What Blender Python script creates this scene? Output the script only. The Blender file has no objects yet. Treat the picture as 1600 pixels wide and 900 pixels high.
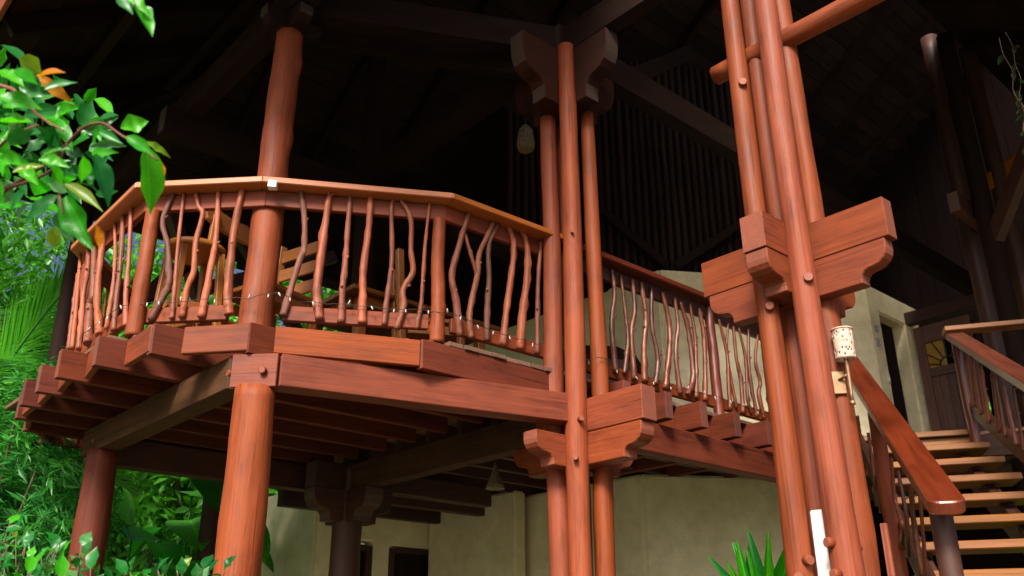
import bpy, bmesh, math, random
import numpy as np
from mathutils import Vector, Matrix, Euler
random.seed(11); np.random.seed(11)
S = bpy.context.scene
COL = S.collection
rad = math.radians

# ------------------------------------------------------------------ camera, world, sun, exposure
cam_d = bpy.data.cameras.new('camera'); cam = bpy.data.objects.new('camera', cam_d); COL.objects.link(cam)
S.camera = cam
cam_d.sensor_width = 36.0; cam_d.lens = 31.86; cam_d.clip_start = 0.05; cam_d.clip_end = 3000
YAW, PITCH, ROLL = rad(42), rad(22.4), rad(-0.3)
hd = Vector((math.sin(YAW), math.cos(YAW), 0))
fw = hd*math.cos(PITCH) + Vector((0, 0, math.sin(PITCH)))
rt = Vector((math.cos(YAW), -math.sin(YAW), 0)); up = rt.cross(fw)
r2 = rt*math.cos(ROLL) + up*math.sin(ROLL); u2 = up*math.cos(ROLL) - rt*math.sin(ROLL)
cm = Matrix((r2, u2, -fw)).transposed().to_4x4(); cm.translation = (0, 0, 1.6)
cam.matrix_world = cm
cam_d.dof.use_dof = True; cam_d.dof.focus_distance = 5.0; cam_d.dof.aperture_fstop = 4.0

SUN_AZ, SUN_EL = rad(236), rad(40)          # azimuth from +Y towards +X
w = bpy.data.worlds.new('World'); S.world = w; w.use_nodes = True
wn = w.node_tree.nodes; bg = wn['Background']
sky = wn.new('ShaderNodeTexSky'); sky.sky_type = 'NISHITA'; sky.sun_disc = False
sky.sun_elevation = SUN_EL; sky.sun_rotation = SUN_AZ; sky.air_density = 0.45; sky.dust_density = 6.0; sky.ozone_density = 1.0
w.node_tree.links.new(sky.outputs[0], bg.inputs[0]); bg.inputs[1].default_value = 0.085
sun_d = bpy.data.lights.new('sun', 'SUN'); sun_d.energy = 3.3; sun_d.angle = rad(16); sun_d.color = (1.0, 0.91, 0.80)
sun = bpy.data.objects.new('sun', sun_d); COL.objects.link(sun)
sv = Vector((math.sin(SUN_AZ)*math.cos(SUN_EL), math.cos(SUN_AZ)*math.cos(SUN_EL), math.sin(SUN_EL)))
sun.rotation_euler = sv.to_track_quat('Z', 'Y').to_euler(); sun.location = sv*30
S.view_settings.view_transform = 'Standard'; S.view_settings.look = 'None'
S.view_settings.exposure = 1.0; S.view_settings.gamma = 1.0
S.render.engine = 'CYCLES'

# measured branch shapes (metres)
BALUSTERS={'curved': [([(1.575, 6.127, 4.03), (1.575, 5.998, 3.462)], 0.0126), ([(1.575, 6.164, 4.224), (1.575, 6.034, 3.853), (1.575, 5.916, 3.445)], 0.0135), ([(1.575, 6.024, 4.246), (1.575, 5.914, 4.003), (1.575, 5.895, 3.797), (1.575, 5.823, 3.588), (1.575, 5.775, 3.406)], 0.0166), ([(1.575, 5.847, 4.137), (1.575, 5.701, 3.765), (1.575, 5.709, 3.663), (1.575, 5.599, 3.398)], 0.0242), ([(1.575, 5.667, 4.252), (1.575, 5.678, 4.077), (1.575, 5.642, 3.856), (1.575, 5.564, 3.647), (1.575, 5.417, 3.407)], 0.02), ([(1.575, 5.532, 4.229), (1.575, 5.37, 3.887), (1.575, 5.31, 3.645), (1.575, 5.304, 3.413)], 0.0117), ([(1.575, 5.384, 4.231), (1.575, 5.259, 3.85), (1.575, 5.22, 3.618), (1.575, 5.169, 3.365)], 0.0153), ([(1.575, 5.249, 4.223), (1.575, 5.125, 3.846), (1.575, 5.059, 3.569), (1.575, 4.972, 3.338)], 0.0131), ([(1.698, 4.886, 4.204), (1.669, 4.917, 4.005), (1.703, 4.881, 3.853), (1.726, 4.856, 3.694), (1.734, 4.847, 3.605), (1.72, 4.862, 3.529), (1.682, 4.904, 3.381)], 0.0166), ([(1.738, 4.843, 4.189), (1.749, 4.831, 3.793), (1.759, 4.819, 3.57), (1.766, 4.812, 3.386)], 0.0118), ([(1.786, 4.79, 4.196), (1.808, 4.766, 4.087), (1.831, 4.741, 4.035), (1.819, 4.754, 3.845), (1.827, 4.746, 3.675), (1.809, 4.765, 3.557), (1.805, 4.77, 3.391)], 0.0159), ([(1.881, 4.686, 4.201), (1.898, 4.668, 3.896), (1.893, 4.673, 3.694), (1.881, 4.686, 3.386)], 0.0173), ([(1.982, 4.577, 4.209), (1.969, 4.591, 3.949), (1.969, 4.591, 3.721), (1.976, 4.583, 3.503), (1.99, 4.568, 3.395)], 0.0227), ([(2.246, 4.37, 4.22), (2.279, 4.35, 4.019), (2.292, 4.342, 3.834), (2.275, 4.352, 3.735), (2.244, 4.371, 3.541), (2.223, 4.384, 3.395)], 0.0166), ([(2.434, 4.256, 4.209), (2.394, 4.28, 4.159), (2.383, 4.287, 3.942), (2.374, 4.292, 3.719), (2.371, 4.294, 3.552), (2.395, 4.28, 3.385)], 0.0223), ([(2.497, 4.218, 4.209), (2.497, 4.218, 3.953), (2.497, 4.218, 3.767), (2.493, 4.22, 3.586), (2.496, 4.219, 3.375)], 0.0186), ([(2.6, 4.156, 4.201), (2.601, 4.155, 3.964), (2.588, 4.163, 3.739), (2.592, 4.161, 3.535), (2.598, 4.157, 3.377)], 0.0205), ([(2.718, 4.084, 4.195), (2.71, 4.089, 4.103), (2.726, 4.079, 3.788), (2.714, 4.087, 3.58), (2.703, 4.093, 3.373)], 0.0151), ([(2.753, 4.063, 4.192), (2.812, 4.028, 4.062), (2.818, 4.024, 3.859), (2.833, 4.015, 3.718), (2.789, 4.042, 3.599), (2.792, 4.039, 3.491), (2.765, 4.056, 3.354)], 0.0188), ([(2.906, 3.971, 4.185), (2.889, 3.981, 3.88), (2.882, 3.985, 3.55), (2.863, 3.997, 3.363)], 0.0121), ([(3.18, 3.916, 4.216), (3.133, 3.917, 4.058), (3.082, 3.918, 3.878), (3.048, 3.919, 3.717), (3.082, 3.918, 3.57), (3.118, 3.917, 3.358)], 0.0193), ([(3.364, 3.912, 4.175), (3.305, 3.913, 4.04), (3.25, 3.914, 3.912), (3.242, 3.914, 3.785), (3.198, 3.915, 3.6), (3.184, 3.916, 3.478), (3.201, 3.915, 3.365)], 0.0176), ([(3.143, 3.917, 4.025), (3.177, 3.916, 3.931), (3.239, 3.915, 3.778)], 0.0117), ([(3.409, 3.911, 4.182), (3.331, 3.913, 4.008), (3.332, 3.912, 3.782), (3.319, 3.913, 3.547), (3.32, 3.913, 3.372)], 0.0178), ([(3.492, 3.909, 4.188), (3.536, 3.908, 4.07), (3.517, 3.908, 3.877), (3.473, 3.909, 3.614), (3.44, 3.91, 3.369)], 0.0201), ([(3.599, 3.907, 4.213), (3.65, 3.905, 4.086), (3.647, 3.906, 3.868), (3.608, 3.906, 3.648), (3.579, 3.907, 3.375)], 0.0224), ([(3.775, 3.903, 4.17), (3.744, 3.903, 3.895), (3.733, 3.904, 3.648), (3.722, 3.904, 3.378)], 0.0148), ([(3.86, 3.901, 4.181), (3.814, 3.902, 3.987), (3.822, 3.902, 3.67), (3.875, 3.901, 3.357)], 0.0146)], 'straight': [([(4.464, 3.9, 4.166), (4.478, 3.9, 3.982), (4.434, 3.9, 3.733), (4.448, 3.9, 3.402)], 0.0186), ([(4.557, 3.9, 4.146), (4.584, 3.9, 3.874), (4.593, 3.9, 3.652), (4.538, 3.9, 3.408)], 0.015), ([(4.682, 3.9, 4.151), (4.689, 3.9, 3.926), (4.637, 3.9, 3.714), (4.638, 3.9, 3.388)], 0.0166), ([(4.784, 3.9, 4.154), (4.805, 3.9, 3.875), (4.762, 3.9, 3.635), (4.749, 3.9, 3.392)], 0.0192), ([(4.894, 3.9, 4.139), (4.87, 3.9, 3.848), (4.911, 3.9, 3.589), (4.863, 3.9, 3.395)], 0.0179), ([(5.019, 3.9, 4.138), (5.073, 3.9, 3.886), (5.039, 3.9, 3.642), (4.97, 3.9, 3.383)], 0.0196), ([(5.162, 3.9, 4.133), (5.175, 3.9, 3.922), (5.122, 3.9, 3.66), (5.14, 3.9, 3.381)], 0.0174), ([(5.228, 3.9, 4.114), (5.306, 3.9, 3.87), (5.305, 3.9, 3.534), (5.222, 3.9, 3.383)], 0.019), ([(5.347, 3.9, 4.13), (5.376, 3.9, 3.83), (5.327, 3.9, 3.382)], 0.0142), ([(5.458, 3.9, 4.122), (5.49, 3.9, 3.855), (5.434, 3.9, 3.382)], 0.0184), ([(5.708, 3.9, 4.091), (5.773, 3.9, 3.835), (5.762, 3.9, 3.647), (5.742, 3.9, 3.362)], 0.0146), ([(5.832, 3.9, 4.086), (5.777, 3.9, 3.859), (5.792, 3.9, 3.62), (5.83, 3.9, 3.393)], 0.0116), ([(5.898, 3.9, 4.078), (5.897, 3.9, 3.793), (5.928, 3.9, 3.636), (5.909, 3.9, 3.367)], 0.0148), ([(5.976, 3.9, 4.085), (6.025, 3.9, 3.806), (5.992, 3.9, 3.508), (6.027, 3.9, 3.387)], 0.0139), ([(6.109, 3.9, 4.104), (6.059, 3.9, 3.731), (6.098, 3.9, 3.366)], 0.014), ([(6.245, 3.9, 4.088), (6.161, 3.9, 3.848), (6.198, 3.9, 3.674), (6.157, 3.9, 3.56), (6.199, 3.9, 3.37)], 0.0152), ([(6.289, 3.9, 4.047), (6.297, 3.9, 3.363)], 0.0137)], 'stair_near': [([(6.059, 3.055, 3.206), (6.292, 3.201, 2.847)], 0.0138), ([(5.602, 2.77, 2.964), (5.647, 2.798, 2.692), (5.73, 2.849, 2.52)], 0.0124), ([(5.297, 2.579, 2.859), (5.576, 2.753, 2.453)], 0.0126), ([(5.011, 2.4, 2.713), (5.121, 2.469, 2.489), (5.067, 2.435, 2.257)], 0.0145), ([(4.793, 2.264, 2.607), (4.903, 2.332, 2.402), (4.791, 2.263, 2.258), (4.967, 2.373, 2.16)], 0.0121), ([(4.628, 2.161, 2.505), (4.606, 2.147, 2.269), (4.763, 2.245, 2.093)], 0.0115), ([(4.3, 1.956, 2.367), (4.398, 2.017, 2.235), (4.433, 2.039, 1.964)], 0.0122), ([(4.114, 1.84, 2.278), (4.251, 1.925, 2.059), (4.365, 1.997, 1.93)], 0.0088)], 'stair_far': [([(7.069, 2.613, 3.795), (7.074, 2.616, 3.714), (7.18, 2.682, 3.392)], 0.0123), ([(6.938, 2.531, 3.715), (6.943, 2.534, 3.637), (7.019, 2.582, 3.285)], 0.0125), ([(6.767, 2.425, 3.584), (6.774, 2.428, 3.508), (6.848, 2.475, 3.169)], 0.0176), ([(6.527, 2.274, 3.433), (6.533, 2.278, 3.361), (6.642, 2.346, 3.049)], 0.0124), ([(6.47, 2.239, 3.395), (6.477, 2.243, 3.325), (6.519, 2.269, 2.981)], 0.0114), ([(6.311, 2.139, 3.306), (6.318, 2.144, 3.237), (6.319, 2.144, 2.878)], 0.0118), ([(6.13, 2.026, 3.203), (6.137, 2.031, 3.137), (6.192, 2.065, 2.806)], 0.0106), ([(5.951, 1.914, 3.095), (5.958, 1.919, 3.033), (6.071, 1.989, 2.737)], 0.011)]}
NEAR_LEAVES=[((0.593, 1.942, 2.725), (0.655, 1.999, 2.585), 0.06, 0), ((0.558, 2.042, 2.806), (0.616, 2.033, 2.843), 0.044, 0), ((0.602, 1.991, 2.761), (0.676, 1.988, 2.757), 0.022, 4), ((0.484, 1.72, 2.602), (0.534, 1.69, 2.567), 0.026, 0), ((0.518, 2.266, 2.906), (0.53, 2.237, 2.976), 0.042, 1), ((0.544, 2.217, 2.9), (0.568, 2.138, 2.902), 0.037, 1), ((0.35, 1.999, 2.835), (0.387, 1.93, 2.835), 0.026, 2), ((0.358, 2.029, 2.858), (0.432, 2.003, 2.804), 0.027, 2), ((0.467, 1.862, 2.618), (0.517, 1.834, 2.512), 0.041, 1), ((0.454, 1.9, 2.622), (0.479, 1.957, 2.587), 0.031, 0), ((0.497, 2.165, 2.649), (0.579, 2.12, 2.506), 0.059, 0), ((0.49, 2.174, 2.681), (0.565, 2.093, 2.61), 0.031, 4), ((0.502, 2.22, 2.629), (0.543, 2.179, 2.537), 0.044, 3), ((0.48, 1.802, 2.428), (0.517, 1.843, 2.393), 0.018, 2), ((0.449, 2.029, 2.578), (0.395, 2.069, 2.518), 0.032, 1), ((0.404, 2.466, 2.776), (0.46, 2.483, 2.751), 0.051, 3), ((0.297, 1.935, 2.825), (0.353, 1.954, 2.82), 0.042, 4), ((0.476, 2.099, 2.796), (0.544, 2.059, 2.805), 0.025, 3), ((0.475, 1.948, 2.676), (0.549, 1.933, 2.699), 0.02, 3), ((0.631, 1.96, 2.712), (0.674, 2.005, 2.685), 0.017, 2), ((0.384, 1.588, 2.836), (0.41, 1.566, 2.782), 0.031, 1), ((0.405, 1.579, 2.818), (0.446, 1.546, 2.724), 0.034, 0), ((0.392, 1.578, 2.842), (0.419, 1.527, 2.775), 0.025, 0), ((0.449, 1.995, 2.485), (0.46, 2.023, 2.444), 0.028, 4), ((0.275, 1.826, 2.722), (0.323, 1.815, 2.708), 0.034, 0), ((0.275, 2.075, 2.928), (0.325, 2.028, 2.882), 0.045, 1), ((0.366, 2.287, 2.966), (0.439, 2.232, 2.942), 0.043, 1), ((0.289, 1.999, 2.755), (0.355, 1.945, 2.74), 0.042, 0), ((0.388, 2.246, 2.869), (0.447, 2.135, 2.859), 0.038, 1), ((0.474, 2.339, 2.883), (0.411, 2.357, 2.827), 0.037, 1), ((0.451, 2.114, 2.796), (0.398, 2.174, 2.866), 0.034, 0), ((0.426, 1.897, 2.626), (0.379, 1.97, 2.648), 0.03, 3), ((0.391, 2.006, 2.636), (0.451, 1.972, 2.62), 0.031, 0), ((0.301, 1.898, 2.554), (0.35, 1.809, 2.516), 0.029, 0), ((0.399, 1.908, 2.58), (0.439, 1.947, 2.565), 0.025, 0), ((0.331, 2.065, 2.688), (0.379, 2.041, 2.722), 0.035, 1), ((0.428, 2.347, 2.887), (0.517, 2.328, 2.895), 0.037, 1), ((0.305, 2.028, 2.71), (0.357, 1.969, 2.695), 0.034, 0), ((0.368, 2.124, 2.646), (0.426, 2.099, 2.67), 0.024, 4), ((0.359, 1.936, 2.771), (0.412, 1.906, 2.805), 0.023, 1), ((0.531, 2.195, 2.839), (0.497, 2.281, 2.833), 0.036, 1), ((0.444, 1.751, 2.62), (0.433, 1.83, 2.613), 0.024, 0), ((0.465, 1.879, 2.682), (0.509, 1.834, 2.651), 0.02, 1), ((0.428, 2.132, 2.637), (0.391, 2.193, 2.697), 0.03, 0), ((0.405, 2.135, 2.613), (0.377, 2.229, 2.599), 0.033, 1), ((0.498, 2.161, 2.657), (0.453, 2.167, 2.669), 0.028, 3), ((0.274, 1.983, 2.807), (0.31, 1.924, 2.772), 0.034, 0), ((0.372, 1.823, 2.655), (0.399, 1.752, 2.647), 0.027, 0), ((0.449, 2.298, 2.659), (0.429, 2.401, 2.637), 0.029, 3), ((0.398, 1.829, 2.701), (0.364, 1.818, 2.657), 0.024, 0), ((0.635, 2.519, 3.047), (0.678, 2.57, 3.141), 0.031, 0), ((0.429, 2.563, 2.757), (0.468, 2.423, 2.717), 0.035, 0), ((0.603, 2.423, 2.938), (0.616, 2.301, 2.862), 0.034, 1), ((0.448, 2.713, 2.852), (0.513, 2.816, 2.922), 0.033, 1), ((0.417, 2.459, 3.053), (0.459, 2.567, 3.176), 0.035, 3), ((0.641, 2.52, 2.871), (0.626, 2.515, 2.941), 0.03, 1), ((0.622, 2.745, 3.009), (0.674, 2.657, 2.976), 0.036, 1), ((0.573, 2.229, 2.798), (0.633, 2.325, 2.805), 0.027, 1), ((0.42, 2.721, 3.199), (0.415, 2.643, 3.235), 0.029, 1), ((0.631, 2.855, 3.028), (0.661, 2.855, 3.128), 0.041, 1), ((0.534, 2.926, 3.199), (0.505, 2.897, 3.281), 0.037, 3), ((0.502, 2.54, 3.064), (0.591, 2.604, 3.146), 0.028, 0), ((0.498, 2.263, 2.821), (0.528, 2.221, 2.801), 0.029, 1), ((0.577, 2.336, 2.963), (0.627, 2.336, 3.008), 0.024, 1), ((0.425, 2.497, 2.766), (0.382, 2.479, 2.797), 0.024, 0), ((0.5, 2.797, 3.236), (0.559, 2.706, 3.241), 0.038, 3), ((0.465, 2.548, 3.025), (0.429, 2.445, 3.031), 0.025, 1), ((0.484, 2.714, 2.881), (0.456, 2.758, 2.938), 0.026, 3), ((0.58, 2.482, 2.991), (0.612, 2.417, 3.042), 0.033, 0), ((0.748, 2.878, 3.03), (0.794, 2.829, 3.04), 0.034, 1), ((0.348, 2.291, 2.763), (0.358, 2.175, 2.668), 0.025, 0), ((0.41, 2.343, 2.999), (0.442, 2.265, 2.904), 0.024, 1), ((0.445, 2.717, 3.02), (0.495, 2.735, 3.099), 0.026, 1), ((0.428, 2.646, 3.021), (0.435, 2.6, 3.063), 0.029, 3), ((0.415, 2.808, 3.081), (0.442, 2.68, 3.024), 0.031, 0), ((0.565, 2.867, 3.09), (0.636, 2.961, 3.074), 0.033, 3), ((0.485, 2.821, 2.959), (0.436, 2.8, 3.022), 0.029, 0), ((0.414, 2.314, 2.852), (0.447, 2.3, 2.89), 0.031, 1), ((0.568, 2.829, 3.327), (0.532, 2.779, 3.347), 0.033, 1), ((0.586, 2.253, 2.82), (0.554, 2.298, 2.906), 0.033, 3), ((0.559, 2.754, 3.182), (0.519, 2.612, 3.163), 0.029, 0), ((0.387, 2.687, 3.108), (0.371, 2.759, 3.194), 0.036, 1), ((0.577, 2.856, 3.208), (0.571, 2.701, 3.211), 0.031, 0), ((0.516, 2.643, 3.072), (0.55, 2.56, 2.982), 0.032, 1), ((0.594, 2.739, 3.282), (0.64, 2.723, 3.2), 0.032, 1), ((0.471, 2.226, 2.785), (0.418, 2.113, 2.781), 0.028, 1), ((0.437, 2.621, 3.051), (0.47, 2.63, 3.015), 0.029, 1), ((0.514, 2.135, 2.865), (0.598, 2.219, 2.902), 0.026, 1), ((0.389, 2.519, 2.899), (0.405, 2.521, 2.96), 0.027, 0), ((0.479, 2.74, 2.981), (0.517, 2.84, 3.102), 0.03, 1), ((0.434, 2.249, 2.818), (0.448, 2.082, 2.728), 0.023, 1), ((0.499, 2.579, 2.809), (0.532, 2.48, 2.777), 0.035, 0), ((0.364, 2.264, 2.849), (0.366, 2.355, 2.972), 0.03, 0), ((0.345, 2.434, 3.027), (0.333, 2.331, 3.023), 0.028, 1), ((0.39, 2.254, 2.722), (0.392, 2.218, 2.75), 0.03, 1), ((0.442, 2.851, 3.046), (0.428, 2.709, 3.06), 0.028, 1), ((0.532, 2.747, 3.042), (0.608, 2.737, 3.078), 0.028, 1), ((0.408, 2.439, 2.818), (0.457, 2.462, 2.833), 0.033, 3), ((0.51, 2.546, 2.906), (0.519, 2.569, 2.993), 0.026, 1), ((0.465, 2.303, 2.662), (0.468, 2.136, 2.622), 0.031, 0), ((0.387, 2.637, 3.033), (0.459, 2.675, 3.071), 0.024, 0), ((0.422, 2.364, 2.834), (0.489, 2.401, 2.813), 0.029, 1), ((0.476, 2.394, 2.734), (0.496, 2.198, 2.675), 0.028, 0), ((0.404, 2.236, 2.712), (0.445, 2.28, 2.768), 0.028, 1), ((0.435, 2.323, 2.756), (0.435, 2.309, 2.812), 0.027, 3), ((0.331, 2.279, 2.857), (0.373, 2.303, 2.901), 0.021, 1), ((0.64, 2.765, 2.963), (0.67, 2.716, 2.909), 0.037, 1), ((0.588, 2.449, 2.932), (0.667, 2.503, 2.956), 0.032, 1), ((0.529, 2.457, 2.888), (0.503, 2.314, 2.897), 0.024, 1), ((0.401, 2.673, 3.042), (0.417, 2.717, 3.123), 0.025, 1), ((0.393, 2.956, 3.398), (0.417, 2.932, 3.491), 0.031, 0), ((0.373, 2.696, 3.206), (0.37, 2.562, 3.187), 0.038, 1), ((0.454, 2.224, 2.875), (0.485, 2.162, 2.791), 0.031, 0), ((0.406, 2.661, 2.948), (0.363, 2.493, 2.928), 0.025, 0), ((0.414, 2.58, 2.793), (0.403, 2.541, 2.854), 0.025, 1), ((0.405, 2.511, 2.957), (0.482, 2.565, 2.979), 0.033, 3), ((0.536, 2.258, 2.733), (0.602, 2.313, 2.787), 0.027, 1), ((0.428, 2.97, 3.256), (0.495, 3.024, 3.283), 0.038, 0), ((0.533, 2.484, 2.819), (0.554, 2.288, 2.753), 0.029, 0), ((0.548, 2.68, 2.932), (0.502, 2.692, 2.996), 0.031, 0), ((0.573, 2.844, 3.255), (0.634, 2.898, 3.21), 0.037, 0), ((0.419, 2.845, 3.179), (0.436, 2.753, 3.088), 0.03, 1), ((0.399, 2.798, 3.181), (0.445, 2.681, 3.165), 0.038, 1), ((0.473, 2.699, 2.919), (0.518, 2.683, 2.86), 0.026, 1), ((0.393, 2.278, 2.634), (0.42, 2.205, 2.635), 0.022, 3), ((0.412, 2.397, 3.062), (0.475, 2.459, 3.118), 0.033, 3), ((0.477, 2.359, 2.987), (0.499, 2.279, 2.912), 0.03, 1), ((0.388, 2.69, 3.091), (0.374, 2.706, 3.183), 0.033, 0), ((0.581, 2.824, 3.238), (0.597, 2.715, 3.253), 0.031, 0), ((0.524, 2.298, 2.999), (0.546, 2.28, 3.041), 0.029, 0), ((0.442, 2.832, 3.08), (0.479, 2.646, 3.009), 0.032, 0), ((0.658, 2.749, 3.295), (0.699, 2.646, 3.2), 0.037, 0), ((0.404, 2.547, 3.051), (0.449, 2.459, 2.997), 0.033, 1), ((0.652, 2.952, 3.019), (0.673, 2.827, 2.898), 0.029, 1), ((0.44, 3.001, 3.322), (0.424, 3.055, 3.459), 0.031, 0), ((0.474, 2.93, 3.289), (0.545, 2.951, 3.302), 0.027, 0), ((0.576, 2.2, 2.769), (0.593, 2.298, 2.884), 0.029, 1), ((0.461, 2.55, 3.117), (0.449, 2.373, 3.102), 0.029, 1), ((0.447, 2.694, 2.951), (0.413, 2.657, 3.021), 0.027, 0), ((0.364, 2.29, 2.698), (0.342, 2.297, 2.77), 0.031, 0), ((0.378, 2.3, 2.639), (0.363, 2.285, 2.705), 0.031, 0), ((0.603, 2.397, 2.897), (0.65, 2.441, 2.961), 0.028, 0), ((0.561, 2.263, 2.834), (0.602, 2.196, 2.828), 0.03, 0), ((0.643, 2.746, 3.25), (0.662, 2.649, 3.117), 0.038, 0), ((0.403, 2.482, 3.006), (0.368, 2.319, 2.966), 0.031, 1), ((0.524, 2.543, 2.9), (0.553, 2.491, 2.922), 0.025, 1)]
NEAR_TWIGS=[[(0.358, 2.435, 2.663), (0.408, 2.318, 2.707), (0.457, 2.202, 2.748), (0.466, 2.14, 2.76), (0.481, 2.063, 2.784), (0.505, 1.998, 2.776), (0.53, 1.949, 2.736), (0.562, 1.897, 2.691), (0.595, 1.845, 2.644)], [(0.289, 2.331, 2.964), (0.342, 2.207, 2.904), (0.391, 2.11, 2.804), (0.43, 2.008, 2.728)], [(0.342, 2.392, 2.768), (0.361, 2.221, 2.782), (0.387, 2.067, 2.755)], [(0.481, 2.255, 2.79), (0.484, 2.179, 2.659), (0.481, 2.089, 2.563)], [(0.37, 2.4, 2.708), (0.422, 2.252, 2.693), (0.45, 2.12, 2.688), (0.443, 2.011, 2.7)], [(0.425, 1.84, 3.104), (0.434, 1.754, 2.98), (0.43, 1.668, 2.881)]]

# ------------------------------------------------------------------ materials
def nt(name):
    m = bpy.data.materials.new(name); m.use_nodes = True
    n = m.node_tree.nodes; l = m.node_tree.links
    return m, n, l, n['Principled BSDF']
def ramp(n, stops):
    r = n.new('ShaderNodeValToRGB'); e = r.color_ramp.elements
    while len(e) < len(stops): e.new(0.5)
    for k, (p, c) in zip(e, stops):
        k.position = p; k.color = (*c, 1) if len(c) == 3 else c
    return r
def objcoord(n, l, scale, jitter=23.0):
    tc = n.new('ShaderNodeTexCoord'); oi = n.new('ShaderNodeObjectInfo')
    mu = n.new('ShaderNodeMath'); mu.operation = 'MULTIPLY'; mu.inputs[1].default_value = jitter
    l.new(oi.outputs['Random'], mu.inputs[0])
    ad = n.new('ShaderNodeVectorMath'); ad.operation = 'ADD'
    l.new(tc.outputs['Object'], ad.inputs[0]); l.new(mu.outputs[0], ad.inputs[1])
    out = []
    for s in scale:
        mp = n.new('ShaderNodeVectorMath'); mp.operation = 'MULTIPLY'; mp.inputs[1].default_value = s
        l.new(ad.outputs[0], mp.inputs[0]); out.append(mp.outputs[0])
    return out, oi
def noise(n, l, vec, scale, detail=4, rough=.55, dist=0.0):
    t = n.new('ShaderNodeTexNoise'); t.inputs['Scale'].default_value = scale; t.inputs['Detail'].default_value = detail
    t.inputs['Roughness'].default_value = rough; t.inputs['Distortion'].default_value = dist
    l.new(vec, t.inputs['Vector']); return t.outputs['Fac']
def mixc(n, l, fac, a, b, mode='MIX'):
    x = n.new('ShaderNodeMix'); x.data_type = 'RGBA'; x.blend_type = mode
    for sock, v in ((x.inputs[0], fac), (x.inputs[6], a), (x.inputs[7], b)):
        if isinstance(v, (int, float)): sock.default_value = v
        elif isinstance(v, tuple): sock.default_value = (*v, 1)
        else: l.new(v, sock)
    return x.outputs[2]
def wood(name, light, dark, rough=.42, bump=.25, coat=.15, stain=.55, var=.18, crack=True, spec=.5, endgrain=1.1):
    m, n, l, b = nt(name); b.inputs['Specular IOR Level'].default_value = spec
    (v1, v2, v3, v4), oi = objcoord(n, l, [(.8, 9, 9), (1.0, 55, 55), (1.7, 5, 5), (.5, 40, 40)])
    f1 = noise(n, l, v1, 2.2, 5, .6, 1.2); f2 = noise(n, l, v2, 1.6, 4, .65); f3 = noise(n, l, v3, 1.7, 5, .62)
    f4 = noise(n, l, v4, 1.6, 2, .5, .2)
    def math_(op, a, c):
        x = n.new('ShaderNodeMath'); x.operation = op
        for k, q in enumerate((a, c)):
            if isinstance(q, (int, float)): x.inputs[k].default_value = q
            else: l.new(q, x.inputs[k])
        return x.outputs[0]
    g = math_('ADD', math_('MULTIPLY', f2, .55), math_('MULTIPLY', f1, .45))
    mid = tuple((a*.62+c*.38) for a, c in zip(light, dark))
    r = ramp(n, [(.33, dark), (.48, mid), (.66, light)]); l.new(g, r.inputs[0])
    sr = ramp(n, [(.25, (stain, stain*.96, stain*.96)), (.52, (1, 1, 1)), (.74, (1.14, 1.13, 1.12))]); l.new(f3, sr.inputs[0])
    c = mixc(n, l, 1.0, r.outputs[0], sr.outputs[0], 'MULTIPLY')
    if crack:
        cr = ramp(n, [(.0, (.22, .18, .16)), (.285, (.35, .3, .27)), (.315, (1, 1, 1))]); l.new(f4, cr.inputs[0])
        c = mixc(n, l, .75, c, cr.outputs[0], 'MULTIPLY')
        ge = n.new('ShaderNodeNewGeometry'); vt = n.new('ShaderNodeVectorTransform'); vt.vector_type = 'NORMAL'; vt.convert_from = 'WORLD'; vt.convert_to = 'OBJECT'
        l.new(ge.outputs['True Normal'], vt.inputs[0]); sx3 = n.new('ShaderNodeSeparateXYZ'); l.new(vt.outputs[0], sx3.inputs[0])
        eg = math_('GREATER_THAN', math_('ABSOLUTE', sx3.outputs[0], 0), .9)
        dust = tuple(q*endgrain*.75+.05*endgrain for q in light)
        c = mixc(n, l, math_('MULTIPLY', eg, .45), c, dust)
    hs = n.new('ShaderNodeHueSaturation'); l.new(c, hs.inputs['Color'])
    mr = n.new('ShaderNodeMapRange'); mr.inputs['To Min'].default_value = 1-var; mr.inputs['To Max'].default_value = 1+var
    l.new(oi.outputs['Random'], mr.inputs['Value']); l.new(mr.outputs[0], hs.inputs['Value'])
    h2 = math_('FRACT', math_('MULTIPLY', oi.outputs['Random'], 7.31), 0)
    h3 = n.new('ShaderNodeMapRange'); h3.inputs['To Min'].default_value = .498; h3.inputs['To Max'].default_value = .504; l.new(h2, h3.inputs['Value']); l.new(h3.outputs[0], hs.inputs['Hue'])
    h4 = n.new('ShaderNodeMapRange'); h4.inputs['To Min'].default_value = .97; h4.inputs['To Max'].default_value = 1.06; l.new(h2, h4.inputs['Value']); l.new(h4.outputs[0], hs.inputs['Saturation'])
    l.new(hs.outputs[0], b.inputs['Base Color'])
    rr = n.new('ShaderNodeMapRange'); rr.inputs['To Min'].default_value = rough-.12; rr.inputs['To Max'].default_value = rough+.28
    l.new(f1, rr.inputs['Value']); l.new(rr.outputs[0], b.inputs['Roughness'])
    b.inputs['Coat Weight'].default_value = coat; b.inputs['Coat Roughness'].default_value = .35
    bp = n.new('ShaderNodeBump'); bp.inputs['Strength'].default_value = bump; bp.inputs['Distance'].default_value = .006
    l.new(math_('ADD', g, math_('MULTIPLY', f3, .8)), bp.inputs['Height']); l.new(bp.outputs[0], b.inputs['Normal'])
    return m
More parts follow.
